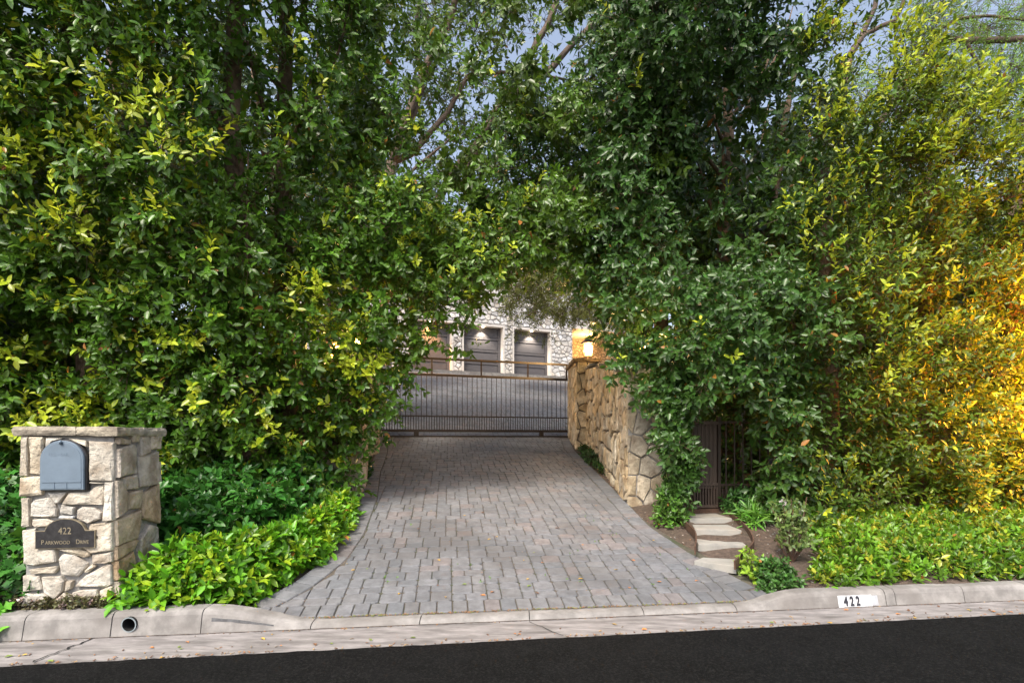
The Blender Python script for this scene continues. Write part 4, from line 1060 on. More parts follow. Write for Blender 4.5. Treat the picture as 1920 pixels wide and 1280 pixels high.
for (tx_, i), lb in zip(TR, TL):
    yb = (K(tx_)+2.35) if abs(tx_) > 2.6 else (7.2 if tx_ > 0 else 7.3)
    if i == 6: yb = 6.75; tx_ = 3.1
    if i == 5: tx_, yb = 2.2, 8.0
    t = empty('hedge_tree', (tx_, yb, bank(tx_, yb-K(tx_))-.05), lb, 'tree', 'tall clipped trees forming the hedge'); trees[i] = t
    z0 = t.location.z; q = MB(); NH = 8 if i < 7 else 5
    if i == 3: yb -= .05
    if i == 4: yb += .5
    if i == 6: yb += .9
    lean = rng.uniform(-.02, .02)
    pth = [Vector((tx_+lean*k+rng.uniform(-.03, .03)+.04*math.sin(k*1.3), yb-.12*k*(.4 if tx_ < 0 else .2), z0+k)) for k in range(NH)]
    q.tube(pth, [.135-.012*k for k in range(NH)], 10, wob=.05); q.build('trunk', M['bark'], t, True)
    for k in range(7):
        z = rng.uniform(.6, NH-2.2); b = pth[int(z)].lerp(pth[min(NH-1, int(z)+1)], z-int(z)); a = rng.uniform(0, 6.28)
        dx, dy = math.cos(a)*rng.uniform(.4, .9), -abs(math.sin(a))*rng.uniform(.1, .45)
        q = MB(); q.tube([b, b+Vector((dx*.5, dy*.5, .35)), b+Vector((dx, dy, .95)), b+Vector((dx*1.2, dy*1.15, 1.5))], [.036, .026, .016, .006], 6, wob=.06); q.build('branch', M['bark'], t, True)
def tree_of(X):
    if X < 0: return min(TR[:5], key=lambda t: abs(t[0]-X+rng.uniform(-.25, .25)))[1]
    return min(TR[5:], key=lambda t: abs(t[0]-X+rng.uniform(-.25, .25)))[1]
by = {}
for l in range(4):
    for p in HP[l]: by.setdefault((tree_of(p[0]), l), []).append(p)
NG = np.array((.44, .52, .03)); 
for (ti, l), pts in sorted(by.items()):
    C = np.array(pts); Rd = nr.uniform(.15, .27, len(C))*(1+.25*l)
    ntw = (17, 9, 6, 6)[l]
    P, D, idx = clumps(C, Rd, ntw, out=(0, -.8, .30 if ti < 7 else .45))
    if ti >= 7: D = nrmz(D+np.array((.12, 0, .45)))
    if ti in (5, 6): D = nrmz(D+np.array((0, -.1, -.45)))
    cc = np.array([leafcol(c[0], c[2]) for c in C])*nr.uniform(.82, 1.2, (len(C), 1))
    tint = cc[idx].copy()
    if l == 0:
        # fresh growth in patches
        wt = np.array([max(0, noise2(c[0]*1.1, c[2]*1.2, 9)) for c in C])
        if ti <= 3: pr = .13+.65*(wt > .22)
        elif ti == 4: pr = .07+.25*(wt > .4)
        elif ti in (5, 6): pr = .015+0*wt
        else: pr = .06+.2*(wt > .3)+.55*np.clip((C[:, 2]-3.3)/1.6, 0, 1)*(C[:, 0] > 3.0)
        pr = np.clip(pr, 0, .8); hit_ = (nr.random(len(P)) < pr[idx]) & (D[:, 2] > -.1)
        mix = nr.uniform(.5, 1, (len(P), 1)); tint = np.where(hit_[:, None], tint*(1-mix)+NG*mix, tint)
        P = np.where(hit_[:, None], P+D*.05, P)
        
    sm = .96 if ti < 7 else .80
    if l == 0:
        dens = {0: .05, 1: .06, 2: .06, 3: .04, 4: .015, 5: .008, 6: .008, 7: .05, 8: .06, 9: .05}[ti]
        w3 = np.array([noise2(c[0]*1.1, c[2]*1.2, 9) > .1 or (ti >= 7 and c[2] > 3.2) for c in C])
        sel = (nr.random(len(P)) < dens*2.6) & w3[idx] & (D[:, 2] > -.2)
        if sel.sum() > 3:
            SP_ = P[sel]; SD = nrmz(D[sel]*.5+np.array((.1, -.35, .75))+nr.normal(0, .25, (sel.sum(), 3))); mm = nr.uniform(.3, 1, (sel.sum(), 1))
            leaves_mesh('young_shoots', M['leaf_soft'], trees[ti], SP_, SD, tint[sel]*(1-mm)+NG*mm, m=13, L=.062, W=.42, tl=.30, tpl=8, alpha=(60, 22), stem=.0022, lightmix=.3)
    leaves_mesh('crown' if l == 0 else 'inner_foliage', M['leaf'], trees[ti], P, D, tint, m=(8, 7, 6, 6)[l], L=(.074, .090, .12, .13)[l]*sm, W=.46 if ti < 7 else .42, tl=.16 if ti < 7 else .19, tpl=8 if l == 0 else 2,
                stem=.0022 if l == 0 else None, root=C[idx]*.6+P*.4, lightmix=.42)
# hanging growth between the pillar and the pedestrian gate
vt = empty('hanging_shrub', (1.82, 6.0, .38), 'leafy green shrub column growing between the stone end pillar and the brown gate', 'shrub')
q = MB(); q.tube([(1.80, 5.95, .3), (1.78, 5.98, .8), (1.83, 6.05, 1.4), (1.75, 6.1, 2.1)], [.035, .03, .028, .02], 7, wob=.08); q.build('stem', M['bark'], vt, True)
C = []
for k in range(52):
    z = .48+1.55*k/51; C.append((1.84+.10*noise2(0, z*3, 1)+rng.uniform(-.14, .12)*(1 if z > .75 else .8)-.05*(z < .8), 5.93+rng.uniform(-.12, .08)-.12*(z < .7), z))
C = np.array(C); P, D, idx = clumps(C, nr.uniform(.06, .11, len(C)), 12, out=(-.25, -.8, -.05))
leaves_mesh('foliage', M['leaf'], vt, P, D, np.tile((.05, .115, .02), (len(P), 1))*nr.uniform(.7, 1.6, (len(P), 1)), m=7, L=.062, W=.46, tl=.09, stem=.0018, root=C[idx]*.5+P*.5)

# ------------------------------------------------------------------ leaning trees over the drive with visible limbs
def wp(px, py, Y): return Vector(((px-960)/1000*Y, Y, CH-(py-820)/1000*Y))
def limb(parent, pts, r0, r1, name='branch', m='bark_pale'):
    r0, r1 = r0*.82, r1*.82
    q = MB(); n = len(pts); P_ = []
    for i in range(n-1):
        for k in range(4): P_.append(pts[i].lerp(pts[i+1], k/4)+Vector((rng.uniform(-1, 1), rng.uniform(-1, 1), rng.uniform(-1, 1)))*r0*.18)
    P_.append(pts[-1]); N_ = len(P_)
    q.tube(P_, [r0+(r1-r0)*i/(N_-1) for i in range(N_)], 9, wob=.06); return q.build(name, M[m], parent, True)
lt_ = empty('leaning_tree', (-1.9+-.9, 9.9, 1.3), 'leaning tree left of the drive with bare pinkish brown limbs crossing the sky gap', 'tree')
base = Vector((-3.1, 9.7, 1.2))
limb(lt_, [base, Vector((-2.7, 9.3, 3.3)), wp(735, 305, 9)], .15, .11, 'trunk')
limb(lt_, [wp(735, 305, 9), wp(768, 205, 9), wp(800, 120, 9), wp(848, 30, 9), wp(866, -60, 9)], .10, .05)
limb(lt_, [wp(735, 305, 9), wp(772, 288, 9.2), wp(840, 210, 9.5), wp(875, 143, 9.6), wp(940, 135, 9.7), wp(1000, 138, 9.7), wp(1060, 150, 9.6)], .07, .025)
limb(lt_, [wp(735, 305, 9), wp(765, 250, 9), wp(792, 165, 9.2), wp(780, 60, 9.3), wp(790, -30, 9.4)], .06, .04)
limb(lt_, [wp(745, 345, 9), wp(790, 305, 9.2), wp(850, 255, 9.4)], .04, .02)
limb(lt_, [base, Vector((-2.2, 9.2, 3.6)), wp(833, 353, 8.6), wp(868, 300, 8.6), wp(903, 258, 8.6), wp(940, 185, 8.6), wp(1000, 92, 8.7), wp(1030, 40, 8.7), wp(1058, -40, 8.7)], .10, .055)
rt_ = empty('leaning_tree', (2.6, 9.6, 1.5), 'tree right of the drive whose long brown limbs slant up across the arch', 'tree')
b2 = Vector((-.4, 9.0, 4.6))
limb(rt_, [Vector((2.6, 9.8, 1.2)), Vector((2.4, 9.5, 3.6)), Vector((1.4, 9.2, 4.9)), wp(975, 430, 8.8), wp(895, 345, 8.8), wp(868, 350, 8.8)], .12, .07, 'trunk')
limb(rt_, [wp(868, 350, 8.8), wp(905, 262, 8.8), wp(945, 217, 8.8), wp(1003, 165, 8.8), wp(1050, 108, 8.8), wp(1120, 35, 8.8), wp(1190, -30, 8.8)], .085, .045)
limb(rt_, [wp(895, 345, 8.8), wp(915, 360, 8.8), wp(960, 400, 8.8)], .05, .03)
limb(rt_, [wp(957, 220, 8.8), wp(975, 222, 8.9), wp(998, 195, 9), wp(1003, 165, 9)], .03, .012)
limb(rt_, [wp(1003, 168, 8.8), wp(1040, 190, 8.7), wp(1062, 196, 8.6), wp(1050, 225, 8.5)], .018, .008)
def cloud(bx, n, r0, r1): 
    return np.array([[rng.uniform(a, b) for a, b in bx] for _ in range(n)]), nr.uniform(r0, r1, n)
SKYG = [[(1000, 60), (1040, 30), (1100, 40), (1060, 120), (1000, 150)], [(750, 330), (830, 280), (930, 300), (930, 400), (800, 380)], [(900, 190), (1070, 170), (1060, 240), (930, 230)]]
def project(p): return 960+1000*p[0]/p[1], 820-1000*(p[2]-CH)/p[1]
for tr, (xa, xb), lb_ in ((lt_, (-3.2, -.2), 0), (rt_, (-.6, 3.2), 1)):
    C, Rd = cloud(((xa, xb), (8.6, 11.5), (3.8, 11)), 230, .26, .5)
    keep = []
    for c in C:
        # canopy is open round the limbs: real gaps in the crown
        g1 = math.hypot((c[0]+.9)/1.2, (c[2]-6.0)/.75); g2 = math.hypot((c[0]-.4)/1.2, (c[2]-7.6)/1.3)
        keep.append(not ((g1 < 1 and rng.random() < .62) or (g2 < 1 and rng.random() < .5)) and c[2] > 4.15+.0*c[0])
    keep = np.array(keep); C = C[keep]; Rd = Rd[keep]
    P, D, idx = clumps(C, Rd, 13, out=(0, -.4, .1))
    leaves_mesh('crown', M['leaf'], tr, P, D, np.tile((.070, .13, .014), (len(P), 1))*nr.uniform(.6, 1.4, (len(P), 1)), m=7, L=.095, W=.48, tl=.16, tpl=2, stem=.003, root=C[idx])
C, Rd = cloud(((-.3, 1.9), (7.6, 9.4), (4.5, 6.6)), 120, .22, .4)
P, D, idx = clumps(C, Rd, 14, out=(0, -.5, -.1))
leaves_mesh('middle_canopy', M['leaf'], rt_, P, D, np.tile((.045, .115, .014), (len(P), 1))*nr.uniform(.6, 1.4, (len(P), 1)), m=8, L=.085, W=.46, tl=.15, tpl=2, stem=.003, root=C[idx])
# nearer leaf sprays hanging below the arch canopy
C = []
for k in range(150):
    px, py = rng.uniform(690, 1150), rng.uniform(370, 560); lim = interp([(505, 870), (495, 960), (500, 1060), (560, 1150)], 0)
    Y = rng.uniform(6.6, 8.0)
    if inpolyd(ARCH, *w2(px, py, 6.1), .06): continue
    C.append(tuple(wp(px, py, Y)))
C = np.array(C); P, D, idx = clumps(C, nr.uniform(.16, .28, len(C)), 14, out=(0, -.7, -.1))
leaves_mesh('low_sprays', M['leaf'], rt_, P, D, np.tile((.066, .13, .014), (len(P), 1))*nr.uniform(.65, 1.4, (len(P), 1)), m=8, L=.085, W=.46, tl=.13, stem=.0022, root=C[idx])
C = []
for k in range(330):
    px, py = rng.uniform(640, 1300), rng.uniform(-60, 400); Y = rng.uniform(6.4, 7.8)
    if noise2(px*.012, py*.014, 4) < (.24 if 730 < px < 1130 else -.3): continue
    C.append(tuple(wp(px, py, Y)))
C = np.array(C); P, D, idx = clumps(C, nr.uniform(.16, .3, len(C)), 14, out=(0, -.7, -.1))
leaves_mesh('high_sprays', M['leaf'], lt_, P, D, np.tile((.080, .145, .014), (len(P), 1))*nr.uniform(.65, 1.4, (len(P), 1)), m=8, L=.085, W=.46, tl=.13, stem=.0022, root=C[idx])

# background trees beyond the hedge
def back_tree(x, y, z0, h, rx, label, tint, n=90, leaf=.16, name='background_tree', m='leaf', W=.5, tw=14):
    t = empty(name, (x, y, z0), label, 'tree')
    q = MB(); q.tube([Vector((x, y, z0-.2)), Vector((x+.1, y, z0+h*.4)), Vector((x-.1, y+.1, z0+h*.8))], [.2, .15, .06], 8, wob=.06); q.build('trunk', M['bark'], t, True)
    for k in range(4):
        a = k*1.6; b = Vector((x, y, z0+h*(.35+.1*k))); q = MB(); q.tube([b, b+Vector((math.cos(a)*rx*.5, math.sin(a)*rx*.4, h*.15)), b+Vector((math.cos(a)*rx*.8, math.sin(a)*rx*.7, h*.3))], [.09, .06, .02], 6); q.build('branch', M['bark'], t, True)
    C = []
    while len(C) < n:
        a, b, c = rng.uniform(-1, 1), rng.uniform(-1, 1), rng.uniform(-1, 1)
        if a*a+b*b+c*c < 1: C.append((x+a*rx, y+b*rx*.8, z0+h*.6+c*h*.45))
    C = np.array(C); P, D, idx = clumps(C, nr.uniform(.35, .6, n), tw, out=(0, -.3, .3))
    leaves_mesh('crown', M[m], t, P, D, np.tile(tint, (len(P), 1))*nr.uniform(.6, 1.35, (len(P), 1)), m=7, L=leaf, W=W, tl=.22, tpl=2, stem=.004, root=C[idx])
bt = [(-8.8, 9.5, 'dark tree standing behind the far left hedge'), (-6.4, 9.2, 'dark tree behind the hedge above the letterbox pillar'), (-4.6, 10.2, 'dark tree behind the hedge left of the drive'), (-7.5, 13, 'taller dark tree further back on the left'),
      (3.0, 9.6, 'dark tree behind the hedge over the pedestrian gate'), (4.6, 9.8, 'dark tree behind the right hedge'), (-5.0, 14.5, 'dark tree beside the upper drive on the left')]
for x, y, lb in bt: back_tree(x, y, ter(x, y), 7.0 if y < 12 else 9, 1.6, lb, (.040, .082, .020), 95, .15)
planting('back_shrubs', 'dark shrubs behind the iron fence beyond the pedestrian gate', 'shrub', [(1.9, 6.75), (4.2, 6.75), (4.4, 8.2), (1.8, 8.2)], 900, lambda x, y: 1.5, (.040, .09, .016), L=.10, W=.5, m=7, tl=.14, tpl=2) if False else None
for x, y, lb in ((4.9, 8.4, 'bushy dark tree close behind the middle of the right hedge'), (6.1, 8.5, 'bushy dark tree close behind the golden hedge'), (3.7, 8.2, 'bushy dark tree close behind the iron fence')): back_tree(x, y, ter(x, y), 4.6, 1.1, lb, (.040, .082, .016), 70, .13)
for x, y, lb in ((6.8, 9.5, 'low dark tree behind the golden right hedge'), (8.8, 10, 'low dark tree beyond the right edge of the hedge')): back_tree(x, y, ter(x, y), 4.4, 1.5, lb, (.040, .082, .020), 70, .15)
# feathery tree at the top right with grey limbs
ft = empty('feathery_tree', (7.0, 12.5, ter(7, 12.5)), 'fine leaved feathery tree with grey limbs above the top right of the hedge', 'tree')
limb(ft, [Vector((6.4, 12.5, 2.0)), Vector((6.9, 12.4, 5.5)), wp(1590, 110, 12)], .2, .12, 'trunk')
limb(ft, [wp(1590, 110, 12), wp(1612, 75, 12), wp(1640, 15, 12), wp(1650, -60, 12)], .09, .05)
limb(ft, [wp(1600, 90, 12), wp(1625, 62, 12), wp(1680, 38, 12), wp(1700, -10, 12), wp(1705, -60, 12)], .07, .04)
limb(ft, [Vector((6.9, 12.4, 5.5)), wp(1700, 140, 12), wp(1765, 73, 12), wp(1820, 77, 12), wp(1870, 76, 12), wp(1930, 73, 12), wp(2050, 60, 12)], .10, .07)
limb(ft, [wp(1812, 77, 12), wp(1828, 110, 12), wp(1850, 140, 12), wp(1872, 165, 12)], .05, .03)
limb(ft, [wp(1750, 60, 12.2), wp(1800, 35, 12.2), wp(1860, 30, 12.2), wp(1930, 40, 12.2)], .05, .03)
C = []
for k in range(380):
    px, py = rng.uniform(1560, 2100), rng.uniform(-80, 330)
    if px < 1700 and py < 120 and rng.random() < .85: continue
    if noise2(px*.02, py*.02, 3) < -.35: continue
    C.append(tuple(wp(px, py, rng.uniform(11.2, 14.5))))
C = np.array(C); P, D, idx = clumps(C, nr.uniform(.35, .6, len(C)), 16, out=(0, -.2, -.35))
leaves_mesh('crown', M['leaf_soft'], ft, P, D, np.tile((.16, .29, .035), (len(P), 1))*nr.uniform(.6, 1.5, (len(P), 1)), m=14, L=.07, W=.22, tl=.32, tpl=2, stem=.004, root=C[idx], alpha=(75, 50))
# pepper tree in front of the house
pt = empty('pepper_tree', (4.4, 19.5, 3.2), 'drooping fine leaved tree hanging in front of the stone house above the gate', 'tree')
limb(pt, [Vector((4.4, 19.5, 2.8)), Vector((3.8, 19.2, 5.6)), wp(1080, 520, 18), wp(1000, 500, 18)], .2, .06, 'trunk')
limb(pt, [wp(1080, 520, 18), wp(1030, 560, 18), wp(980, 600, 18)], .05, .02)
C = []
for k in range(330):
    px, py = rng.uniform(930, 1150), rng.uniform(470, 640)
    if py > 585+(px-1000)*.15 and rng.random() < .8: continue
    if px < 990 and py > 560 and rng.random() < .6: continue
    if noise2(px*.05, py*.05, 1) < -.2: continue
    C.append(tuple(wp(px, py, rng.uniform(16.5, 19))))
C = np.array(C); P, D, idx = clumps(C, nr.uniform(.2, .38, len(C)), 11, out=(0, -.1, -.7))
leaves_mesh('crown', M['leaf_soft'], pt, P, D, np.tile((.15, .17, .035), (len(P), 1))*nr.uniform(.6, 1.3, (len(P), 1)), m=13, L=.10, W=.26, tl=.34, tpl=2, stem=.004, root=C[idx], alpha=(65, 40))

# ------------------------------------------------------------------ low planting
def planting(name, label, cat, poly, n, hfun, tint, L=.07, W=.42, m=8, tl=.11, tpl=8, ng=0, parent=None, kind='stuff', mat_='leaf', up=.9, edge=.25, tv=(.65, 1.35), single=True, ngc=(.34, .38, .04), alpha=(78, 30)):
    x0 = min(p[0] for p in poly); x1 = max(p[0] for p in poly); y0 = min(p[1] for p in poly); y1 = max(p[1] for p in poly)
    P = []; D = []; T = []
    def dist(x, y):
        b = 9
        for i in range(len(poly)):
            (a0, b0), (a1, b1) = poly[i], poly[(i+1) % len(poly)]
            L2 = (a1-a0)**2+(b1-b0)**2; t = max(0, min(1, ((x-a0)*(a1-a0)+(y-b0)*(b1-b0))/L2)); b = min(b, math.hypot(x-a0-t*(a1-a0), y-b0-t*(b1-b0)))
        return b
    while len(P) < n:
        x, y = rng.uniform(x0, x1), rng.uniform(y0, y1)
        if not pip(poly, x, y): continue
        e = min(1, dist(x, y)/edge); h = hfun(x, y)*(e**.6)*(1+.22*noise2(x*4, y*4, 3))
        g = max(ter(x, y), 0)
        t = 1-rng.random()**2.2*.95
        P.append((x, y, g+h*t-tl*.4+.02)); a = rng.uniform(0, 6.28)
        D.append((math.cos(a)*(.75), math.sin(a)*.7-.35, up*rng.uniform(.4, 1.3)))
        k = rng.uniform(*tv)*(1+.25*noise2(x*2.5, y*2.5, 8)); c = [q_*k for q_ in tint]
        if rng.random() < ng*(1.6 if t > .8 else .5): f = rng.uniform(.4, 1); c = [c[i]*(1-f)+ngc[i]*f for i in range(3)]
        T.append(c)
    o = leaves_mesh(name, M[mat_], parent, P, D, T, m=m, L=L, W=W, tl=tl, tpl=tpl, stem=.0018, lightmix=.7, alpha=alpha)
    if parent is None: tagk(o, label, cat, kind=kind)
    return o
planting('bright_shrub', 'bright lime green leafy shrub mass between the letterbox pillar and the drive', 'shrub',
         [(-2.60, 3.50), (-2.0, 3.55), (-1.86, 3.75), (-1.72, 4.2), (-1.60, 4.65), (-1.62, 5.5), (-1.78, 6.1), (-2.0, 5.8), (-1.95, 5.0), (-2.18, 4.3), (-2.58, 3.95)], 1250, lambda x, y: .30, (.100, .27, .012), L=.072, ng=.18, ngc=(.30, .44, .02), tv=(.6, 1.4))
planting('dark_shrub', 'deep green shrub band behind the bright shrubs under the left hedge', 'shrub',
         [(-3.2, 4.15), (-2.56, 4.0), (-2.12, 4.35), (-1.92, 5.0), (-1.98, 5.8), (-1.9, 6.3), (-2.6, 5.9), (-3.5, 5.2), (-4.2, 5.0), (-4.2, 4.4)], 1300, lambda x, y: .36+.14*ss(4.2, 5.0, y), (.045, .165, .022), L=.075, W=.5, tv=(.7, 1.3))
planting('ivy', 'dark green ivy patch left of the letterbox pillar', 'ivy',
         [(-5.2, 3.15), (-3.3, 3.33), (-3.12, 3.50), (-3.2, 4.1), (-3.4, 4.5), (-5.2, 4.4)], 1100, lambda x, y: .28+.45*ss(3.5, 4.2, y), (.040, .145, .022), L=.060, W=.85, m=6, tpl='ivy', tv=(.6, 1.7), ng=.07, ngc=(.12, .32, .03), edge=.2)
planting('ivy_trail', 'bright green ivy runner spilling over the kerb at the far left', 'ivy',
         [(-3.6, 3.10), (-3.28, 3.17), (-3.18, 3.3), (-3.3, 3.45), (-3.6, 3.4)], 70, lambda x, y: .14, (.12, .36, .03), L=.062, W=.85, m=5, tpl='ivy')
for (x, y, lb) in ((-2.55, 4.4, 0),): pass
planting('pillar_weeds', 'low reddish green weeds with tiny pink flowers at the foot of the letterbox pillar', 'weeds',
         [(-3.2, 3.42), (-2.9, 3.43), (-2.58, 3.47), (-2.6, 3.53), (-3.15, 3.46), (-3.25, 3.6)], 260, lambda x, y: .07, (.10, .10, .04), L=.018, W=.7, m=8, tl=.04, tpl=2, ng=.12, ngc=(.75, .55, .55), edge=.04, tv=(.6, 1.5))
planting('ground_cover', 'yellow green leafy ground cover filling the bank behind the right kerb', 'ground cover',
         [(2.34, 4.06), (2.6, 4.14), (3.3, 4.22), (5.0, 4.43), (7.6, 4.72), (7.6, 6.2), (5.2, 6.05), (3.6, 5.85), (2.9, 5.75), (2.85, 5.3), (2.80, 4.9), (2.55, 4.5)], 5200, lambda x, y: .07+.08*ss(2.4, 3.4, x), (.105, .225, .014), L=.050, W=.44, m=8, tl=.085, ng=.14, ngc=(.38, .38, .03), tv=(.55, 1.5))
planting('kerb_plant', 'small bushy green plant on the soil beside the right end of the drive', 'plant',
         [(1.93, 4.15), (2.1, 4.08), (2.25, 4.16), (2.2, 4.42), (2.02, 4.45)], 260, lambda x, y: .17, (.060, .15, .030), L=.030, W=.6, m=8, tl=.06, edge=.1)
planting('kerb_sprig', 'bright leafed sprig at the left of the small bushy plant by the drive', 'plant',
         [(1.90, 4.36), (2.0, 4.33), (2.06, 4.5), (1.95, 4.55)], 28, lambda x, y: .16, (.20, .33, .03), L=.05, W=.42, m=8, tl=.08, edge=.05)
planting('wall_plant', 'small dark green plant in the bed at the foot of the right side wall', 'plant',
         [(1.22, 8.9), (1.40, 8.0), (1.42, 9.3), (1.34, 10), (1.24, 9.9)], 240, lambda x, y: .16, (.045, .10, .02), L=.045, W=.5, m=7, tl=.07, edge=.08)
planting('pillar_plant', 'small dark green plant beside the pale pillar at the left edge of the drive', 'plant',
         [(-2.02, 7.1), (-1.88, 6.75), (-1.98, 7.5), (-2.14, 7.9), (-2.2, 7.6)], 190, lambda x, y: .26, (.035, .10, .02), L=.045, W=.5, m=7, tl=.07, edge=.08)
planting('shrub_foot', 'fresh green seedlings at the foot of the hanging shrub by the gate', 'plant',
         [(1.50, 5.65), (1.78, 5.5), (1.84, 5.9), (1.6, 5.95)], 110, lambda x, y: .30, (.085, .19, .025), L=.05, W=.5, m=7, tl=.08, edge=.1)
planting('path_plant', 'strappy light green plant right of the top step slab', 'plant',
         [(2.44, 5.45), (2.62, 5.45), (2.6, 5.75), (2.45, 5.75)], 34, lambda x, y: .12, (.10, .24, .03), L=.13, W=.12, m=7, tl=.03, edge=.05)
planting('back_shrubs', 'dark shrubs behind the iron fence beyond the pedestrian gate', 'shrub', [(1.9, 6.85), (4.2, 6.85), (4.4, 8.0), (1.8, 8.0)], 1000, lambda x, y: 1.5, (.055, .11, .018), L=.09, W=.5, m=7, tl=.14, tpl=2)
planting('bed_greens', 'dark green plants under the iron fence right of the steps', 'plant',
         [(2.42, 5.8), (2.9, 5.7), (3.3, 5.9), (3.2, 6.3), (2.45, 6.2)], 260, lambda x, y: .22, (.045, .125, .025), L=.06, W=.5, m=7, tl=.08, edge=.12)
tagk(planting('moss', None, None, [(3.05, 4.32), (3.35, 4.2), (3.7, 4.28), (3.5, 4.5)], 10, lambda x, y: .02, (.15, .14, .03), L=.02), 'short mossy grass patch at the kerb in the ground cover gap', 'grass')
# rose bush with one white flower
rb = empty('rose_bush', (2.62, 4.95, ter(2.62, 4.95)), 'thin rose bush with sparse leaves on the bare soil right of the steps', 'rose bush')
def rose(rb, x, y, n, h, sp):
    z = ter(x, y)
    P = []; D = []
    for k in range(n):
        a = rng.uniform(0, 6.28); e = Vector((x+math.cos(a)*sp*rng.uniform(.4, 1), y+math.sin(a)*sp*.7, z+h*rng.uniform(.6, 1.05)))
        q = MB(); mid = Vector((x, y, z)).lerp(e, .5)+Vector((math.cos(a)*.03, 0, .03)); q.tube([Vector((x, y, z-.02)), mid, e], [.008, .006, .003], 5); q.build('stem', M['rust'], rb)
        for j in range(4): t = rng.uniform(.4, 1); P.append(tuple(Vector((x, y, z)).lerp(e, t))); D.append((rng.uniform(-1, 1), rng.uniform(-1, .5), rng.uniform(0, 1)))
    leaves_mesh('foliage', M['leaf'], rb, P, D, np.tile((.10, .15, .04), (len(P), 1))*nr.uniform(.6, 1.7, (len(P), 1)), m=6, L=.042, W=.6, tl=.07, stem=.0015)
rose(rb, 2.62, 4.95, 13, .42, .24)
rb2 = empty('rose_bush', (2.42, 4.62, ter(2.42, 4.62)), 'second low rose bush nearer the kerb beside the ground cover', 'rose bush'); rose(rb2, 2.42, 4.62, 9, .30, .2)
rb3 = empty('rose_bush', (2.95, 5.75, ter(2.95, 5.75)), 'rose bush with one white flower in front of the hedge', 'rose bush'); rose(rb3, 2.95, 5.75, 9, .42, .2)
q = MB(); fc = wp(1467, 942, 5.55)
for ring, (rr, hh, nn_) in enumerate(((.036, 0, 7), (.026, .010, 6), (.014, .018, 4))):
    for k in range(nn_):
        a = 6.28*k/nn_+ring*.4; c = fc+Vector((math.cos(a)*rr*.6, -.01-hh, math.sin(a)*rr*.6)); d_ = Vector((math.cos(a), -.25-.3*ring, math.sin(a)))*rr*.7; s_ = Vector((-math.sin(a), 0, math.cos(a)))*rr*.55
        q.add([c-d_*.6, c-s_+d_*.2, c+d_+Vector((0, .006, 0)), c+s_+d_*.2], [(0, 1, 2), (0, 2, 3)])
q.build('flower', M['petal'], rb3)

# ------------------------------------------------------------------ fallen leaves
r = random.Random(90)
def fallen(x, y, z, s, c, label, group):
    a = r.uniform(0, 6.28); q = MB(); v = []
    for (u_, w_, h) in ((0, 0, .0), (.35, -.28, .12), (.5, 0, .03), (.35, .28, .15), (1, 0, .10), (.75, -.2, .1), (.75, .2, .13)):
        v.append((x+(u_*math.cos(a)-w_*math.sin(a))*s, y+(u_*math.sin(a)+w_*math.cos(a))*s, z+.003+h*s*r.uniform(.5, 1.6)))
    q.add(v, [(0, 1, 2), (0, 2, 3), (1, 5, 2), (2, 6, 3), (5, 4, 2), (2, 4, 6)], c)
    return tagk(q.build('fallen_leaf', M['litter'], None), label, 'leaf', group)
LCOL = [((.55, .22, .06), 'rusty'), ((.60, .38, .06), 'yellow'), ((.20, .09, .04), 'brown'), ((.20, .28, .05), 'green')]
def zone(x, t, a, b, c):
    sd_ = ['far left', 'left', 'centre', 'right', 'far right'][max(0, min(4, int((x+1.8)/3.6*5)))]
    return (a if t < .25 else b if t < .55 else c)+', '+sd_+' of the drive'
for k in range(58):
    y = 3.9+5.2*r.random()**1.5; x = r.uniform(XL(y)+.15, XR(y)-.1); c, nm = LCOL[r.choice((0, 0, 1, 1, 2, 3))]; zn = zone(x, (y-3.9)/5.2, 'near the kerb', 'midway up', 'below the gate')
    fallen(x, y, dz(x, y), r.uniform(.022, .045), c, 'small '+nm+' leaf fallen on the pavers '+zn, nm+' leaves scattered over the pavers')
for k in range(46):
    x = r.choice((r.uniform(-3, 4.2), r.gauss(2.9, .5), r.gauss(-1.9, .6))); t = r.choice((r.random(), r.random()**3*.5)); y = RE(x)+.01+t*(K(x)-RE(x)-.05); c, nm = LCOL[r.choice((0, 0, 1, 2, 3))]; zn = zone(x*.5, t, 'against the asphalt', 'halfway across', 'close to the kerb')
    fallen(x, y, -.005, r.uniform(.020, .042), c, 'small '+nm+' leaf lying in the gutter '+zn, nm+' leaves lying in the gutter')
q = MB()
for k in range(260):
    x = r.uniform(1.2, 3.0); y = r.uniform(4.2, 6.3)
    if x < XR(y)+.03: continue
    if pathin(x, y): continue
    z = ter(x, y)+.004; a = r.uniform(0, 3.14); l_ = r.uniform(.006, .028)
    q.bar((x, y, z), (x+math.cos(a)*l_, y+math.sin(a)*l_, z+r.uniform(0, .008)), r.uniform(.003, .010), .004, tint=r.choice(((.5, .42, .36), (.25, .13, .07), (.3, .3, .28))))
for k in range(160):
    s_ = r.choice((-1, 1)); y = r.uniform(7, 10.3); x = r.uniform(XR(y)+.02, 1.42) if s_ > 0 else r.uniform(XL(y)-.2, XL(y)-.02)
    z = ter(x, y)+.01; a = r.uniform(0, 3.14); l_ = r.uniform(.01, .05); q.bar((x, y, z), (x+math.cos(a)*l_, y+math.sin(a)*l_, z+.01), .008, .005, tint=(.25, .15, .09))
tagk(q.build('bark_litter', M['litter'], None), 'bark chips and dry debris on the bare soil beside the steps', 'debris', kind='stuff')
q = MB()
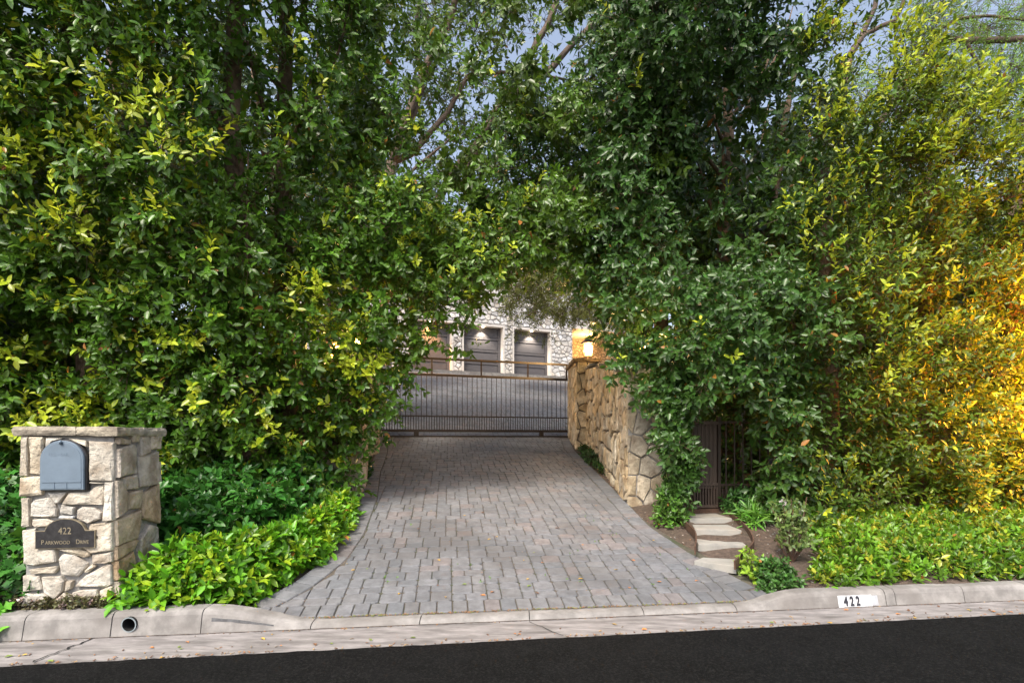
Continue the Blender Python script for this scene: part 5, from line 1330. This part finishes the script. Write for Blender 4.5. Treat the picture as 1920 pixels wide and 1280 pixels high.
for k in range(620):
    x = r.uniform(-3.2, 4.4); t = 0 if r.random() < .75 else r.random()*.5; y = RE(x)+abs(r.gauss(0, .012))+t*.28
    if r.random() < .25: y = K(x)-abs(r.gauss(0, .012))-.004
    if noise2(x*3, 0, 2) < -.2 and r.random() < .8: continue
    a = r.uniform(0, 3.14); l_ = r.uniform(.005, .022); q.bar((x, y, -.002), (x+math.cos(a)*l_, y+math.sin(a)*l_, .001), r.uniform(.003, .009), .003, tint=r.choice(((.35, .18, .09), (.16, .09, .06), (.45, .30, .15), (.25, .2, .15))))
for k in range(420):
    x = r.uniform(-1.8, 1.9); y = K(x)+.112+r.gauss(0, .010); a = r.uniform(0, 3.14); l_ = r.uniform(.004, .018); q.bar((x, y, .036), (x+math.cos(a)*l_, y+math.sin(a)*l_, .040), r.uniform(.003, .007), .003, tint=r.choice(((.30, .16, .08), (.16, .10, .06), (.2, .22, .06))))
tagk(q.build('gutter_debris', M['litter'], None), 'dry leaf crumbs and grit along the asphalt and kerb edges', 'debris', kind='stuff')
# joint weeds in the pavers
planting('joint_weeds', 'tiny green weeds growing in the paver joints', 'weeds', [(-1.4, 3.95), (1.6, 4.1), (1.2, 5.9), (-1.3, 5.4)], 26, lambda x, y: .0, (.10, .22, .03), L=.014, W=.5, m=6, tl=.02, tpl=2).location.z += .115

# ------------------------------------------------------------------ garden floodlight just past the right edge, washing the hedge
gl = empty('garden_floodlight', (6.3, 4.75, .25), 'hooded garden floodlight on a short post lighting the golden end of the hedge', 'floodlight')
q = MB(); q.tube([(6.3, 4.75, .2), (6.3, 4.75, 1.95)], [.03, .03], 8); q.build('post', M['iron'], gl)
aim = (Vector((5.7, 6.1, 2.0))-Vector((6.3, 4.75, 2.0))).normalized(); hp_ = Vector((6.3, 4.75, 2.0))
q = MB(); q.tube([hp_-aim*.12, hp_-aim*.08, hp_+aim*.10], [.03, .07, .09], 12, cap=False); q.build('hood', M['iron'], gl)
q = MB(); q.tube([hp_-aim*.02, hp_+aim*.0], [.06, .06], 12); q.build('bulb', M['lamp_glow'], gl)
l = bpy.data.lights.new('floodlight_beam', 'SPOT'); l.energy = 900; l.color = (1, .33, .02); l.spot_size = R(150); l.spot_blend = .9; l.shadow_soft_size = .08
lo = bpy.data.objects.new('floodlight_beam', l); col.objects.link(lo); lo.location = hp_+aim*.11; lo.rotation_euler = (-aim).to_track_quat('Z', 'Y').to_euler()
print('leaf tris', NT)
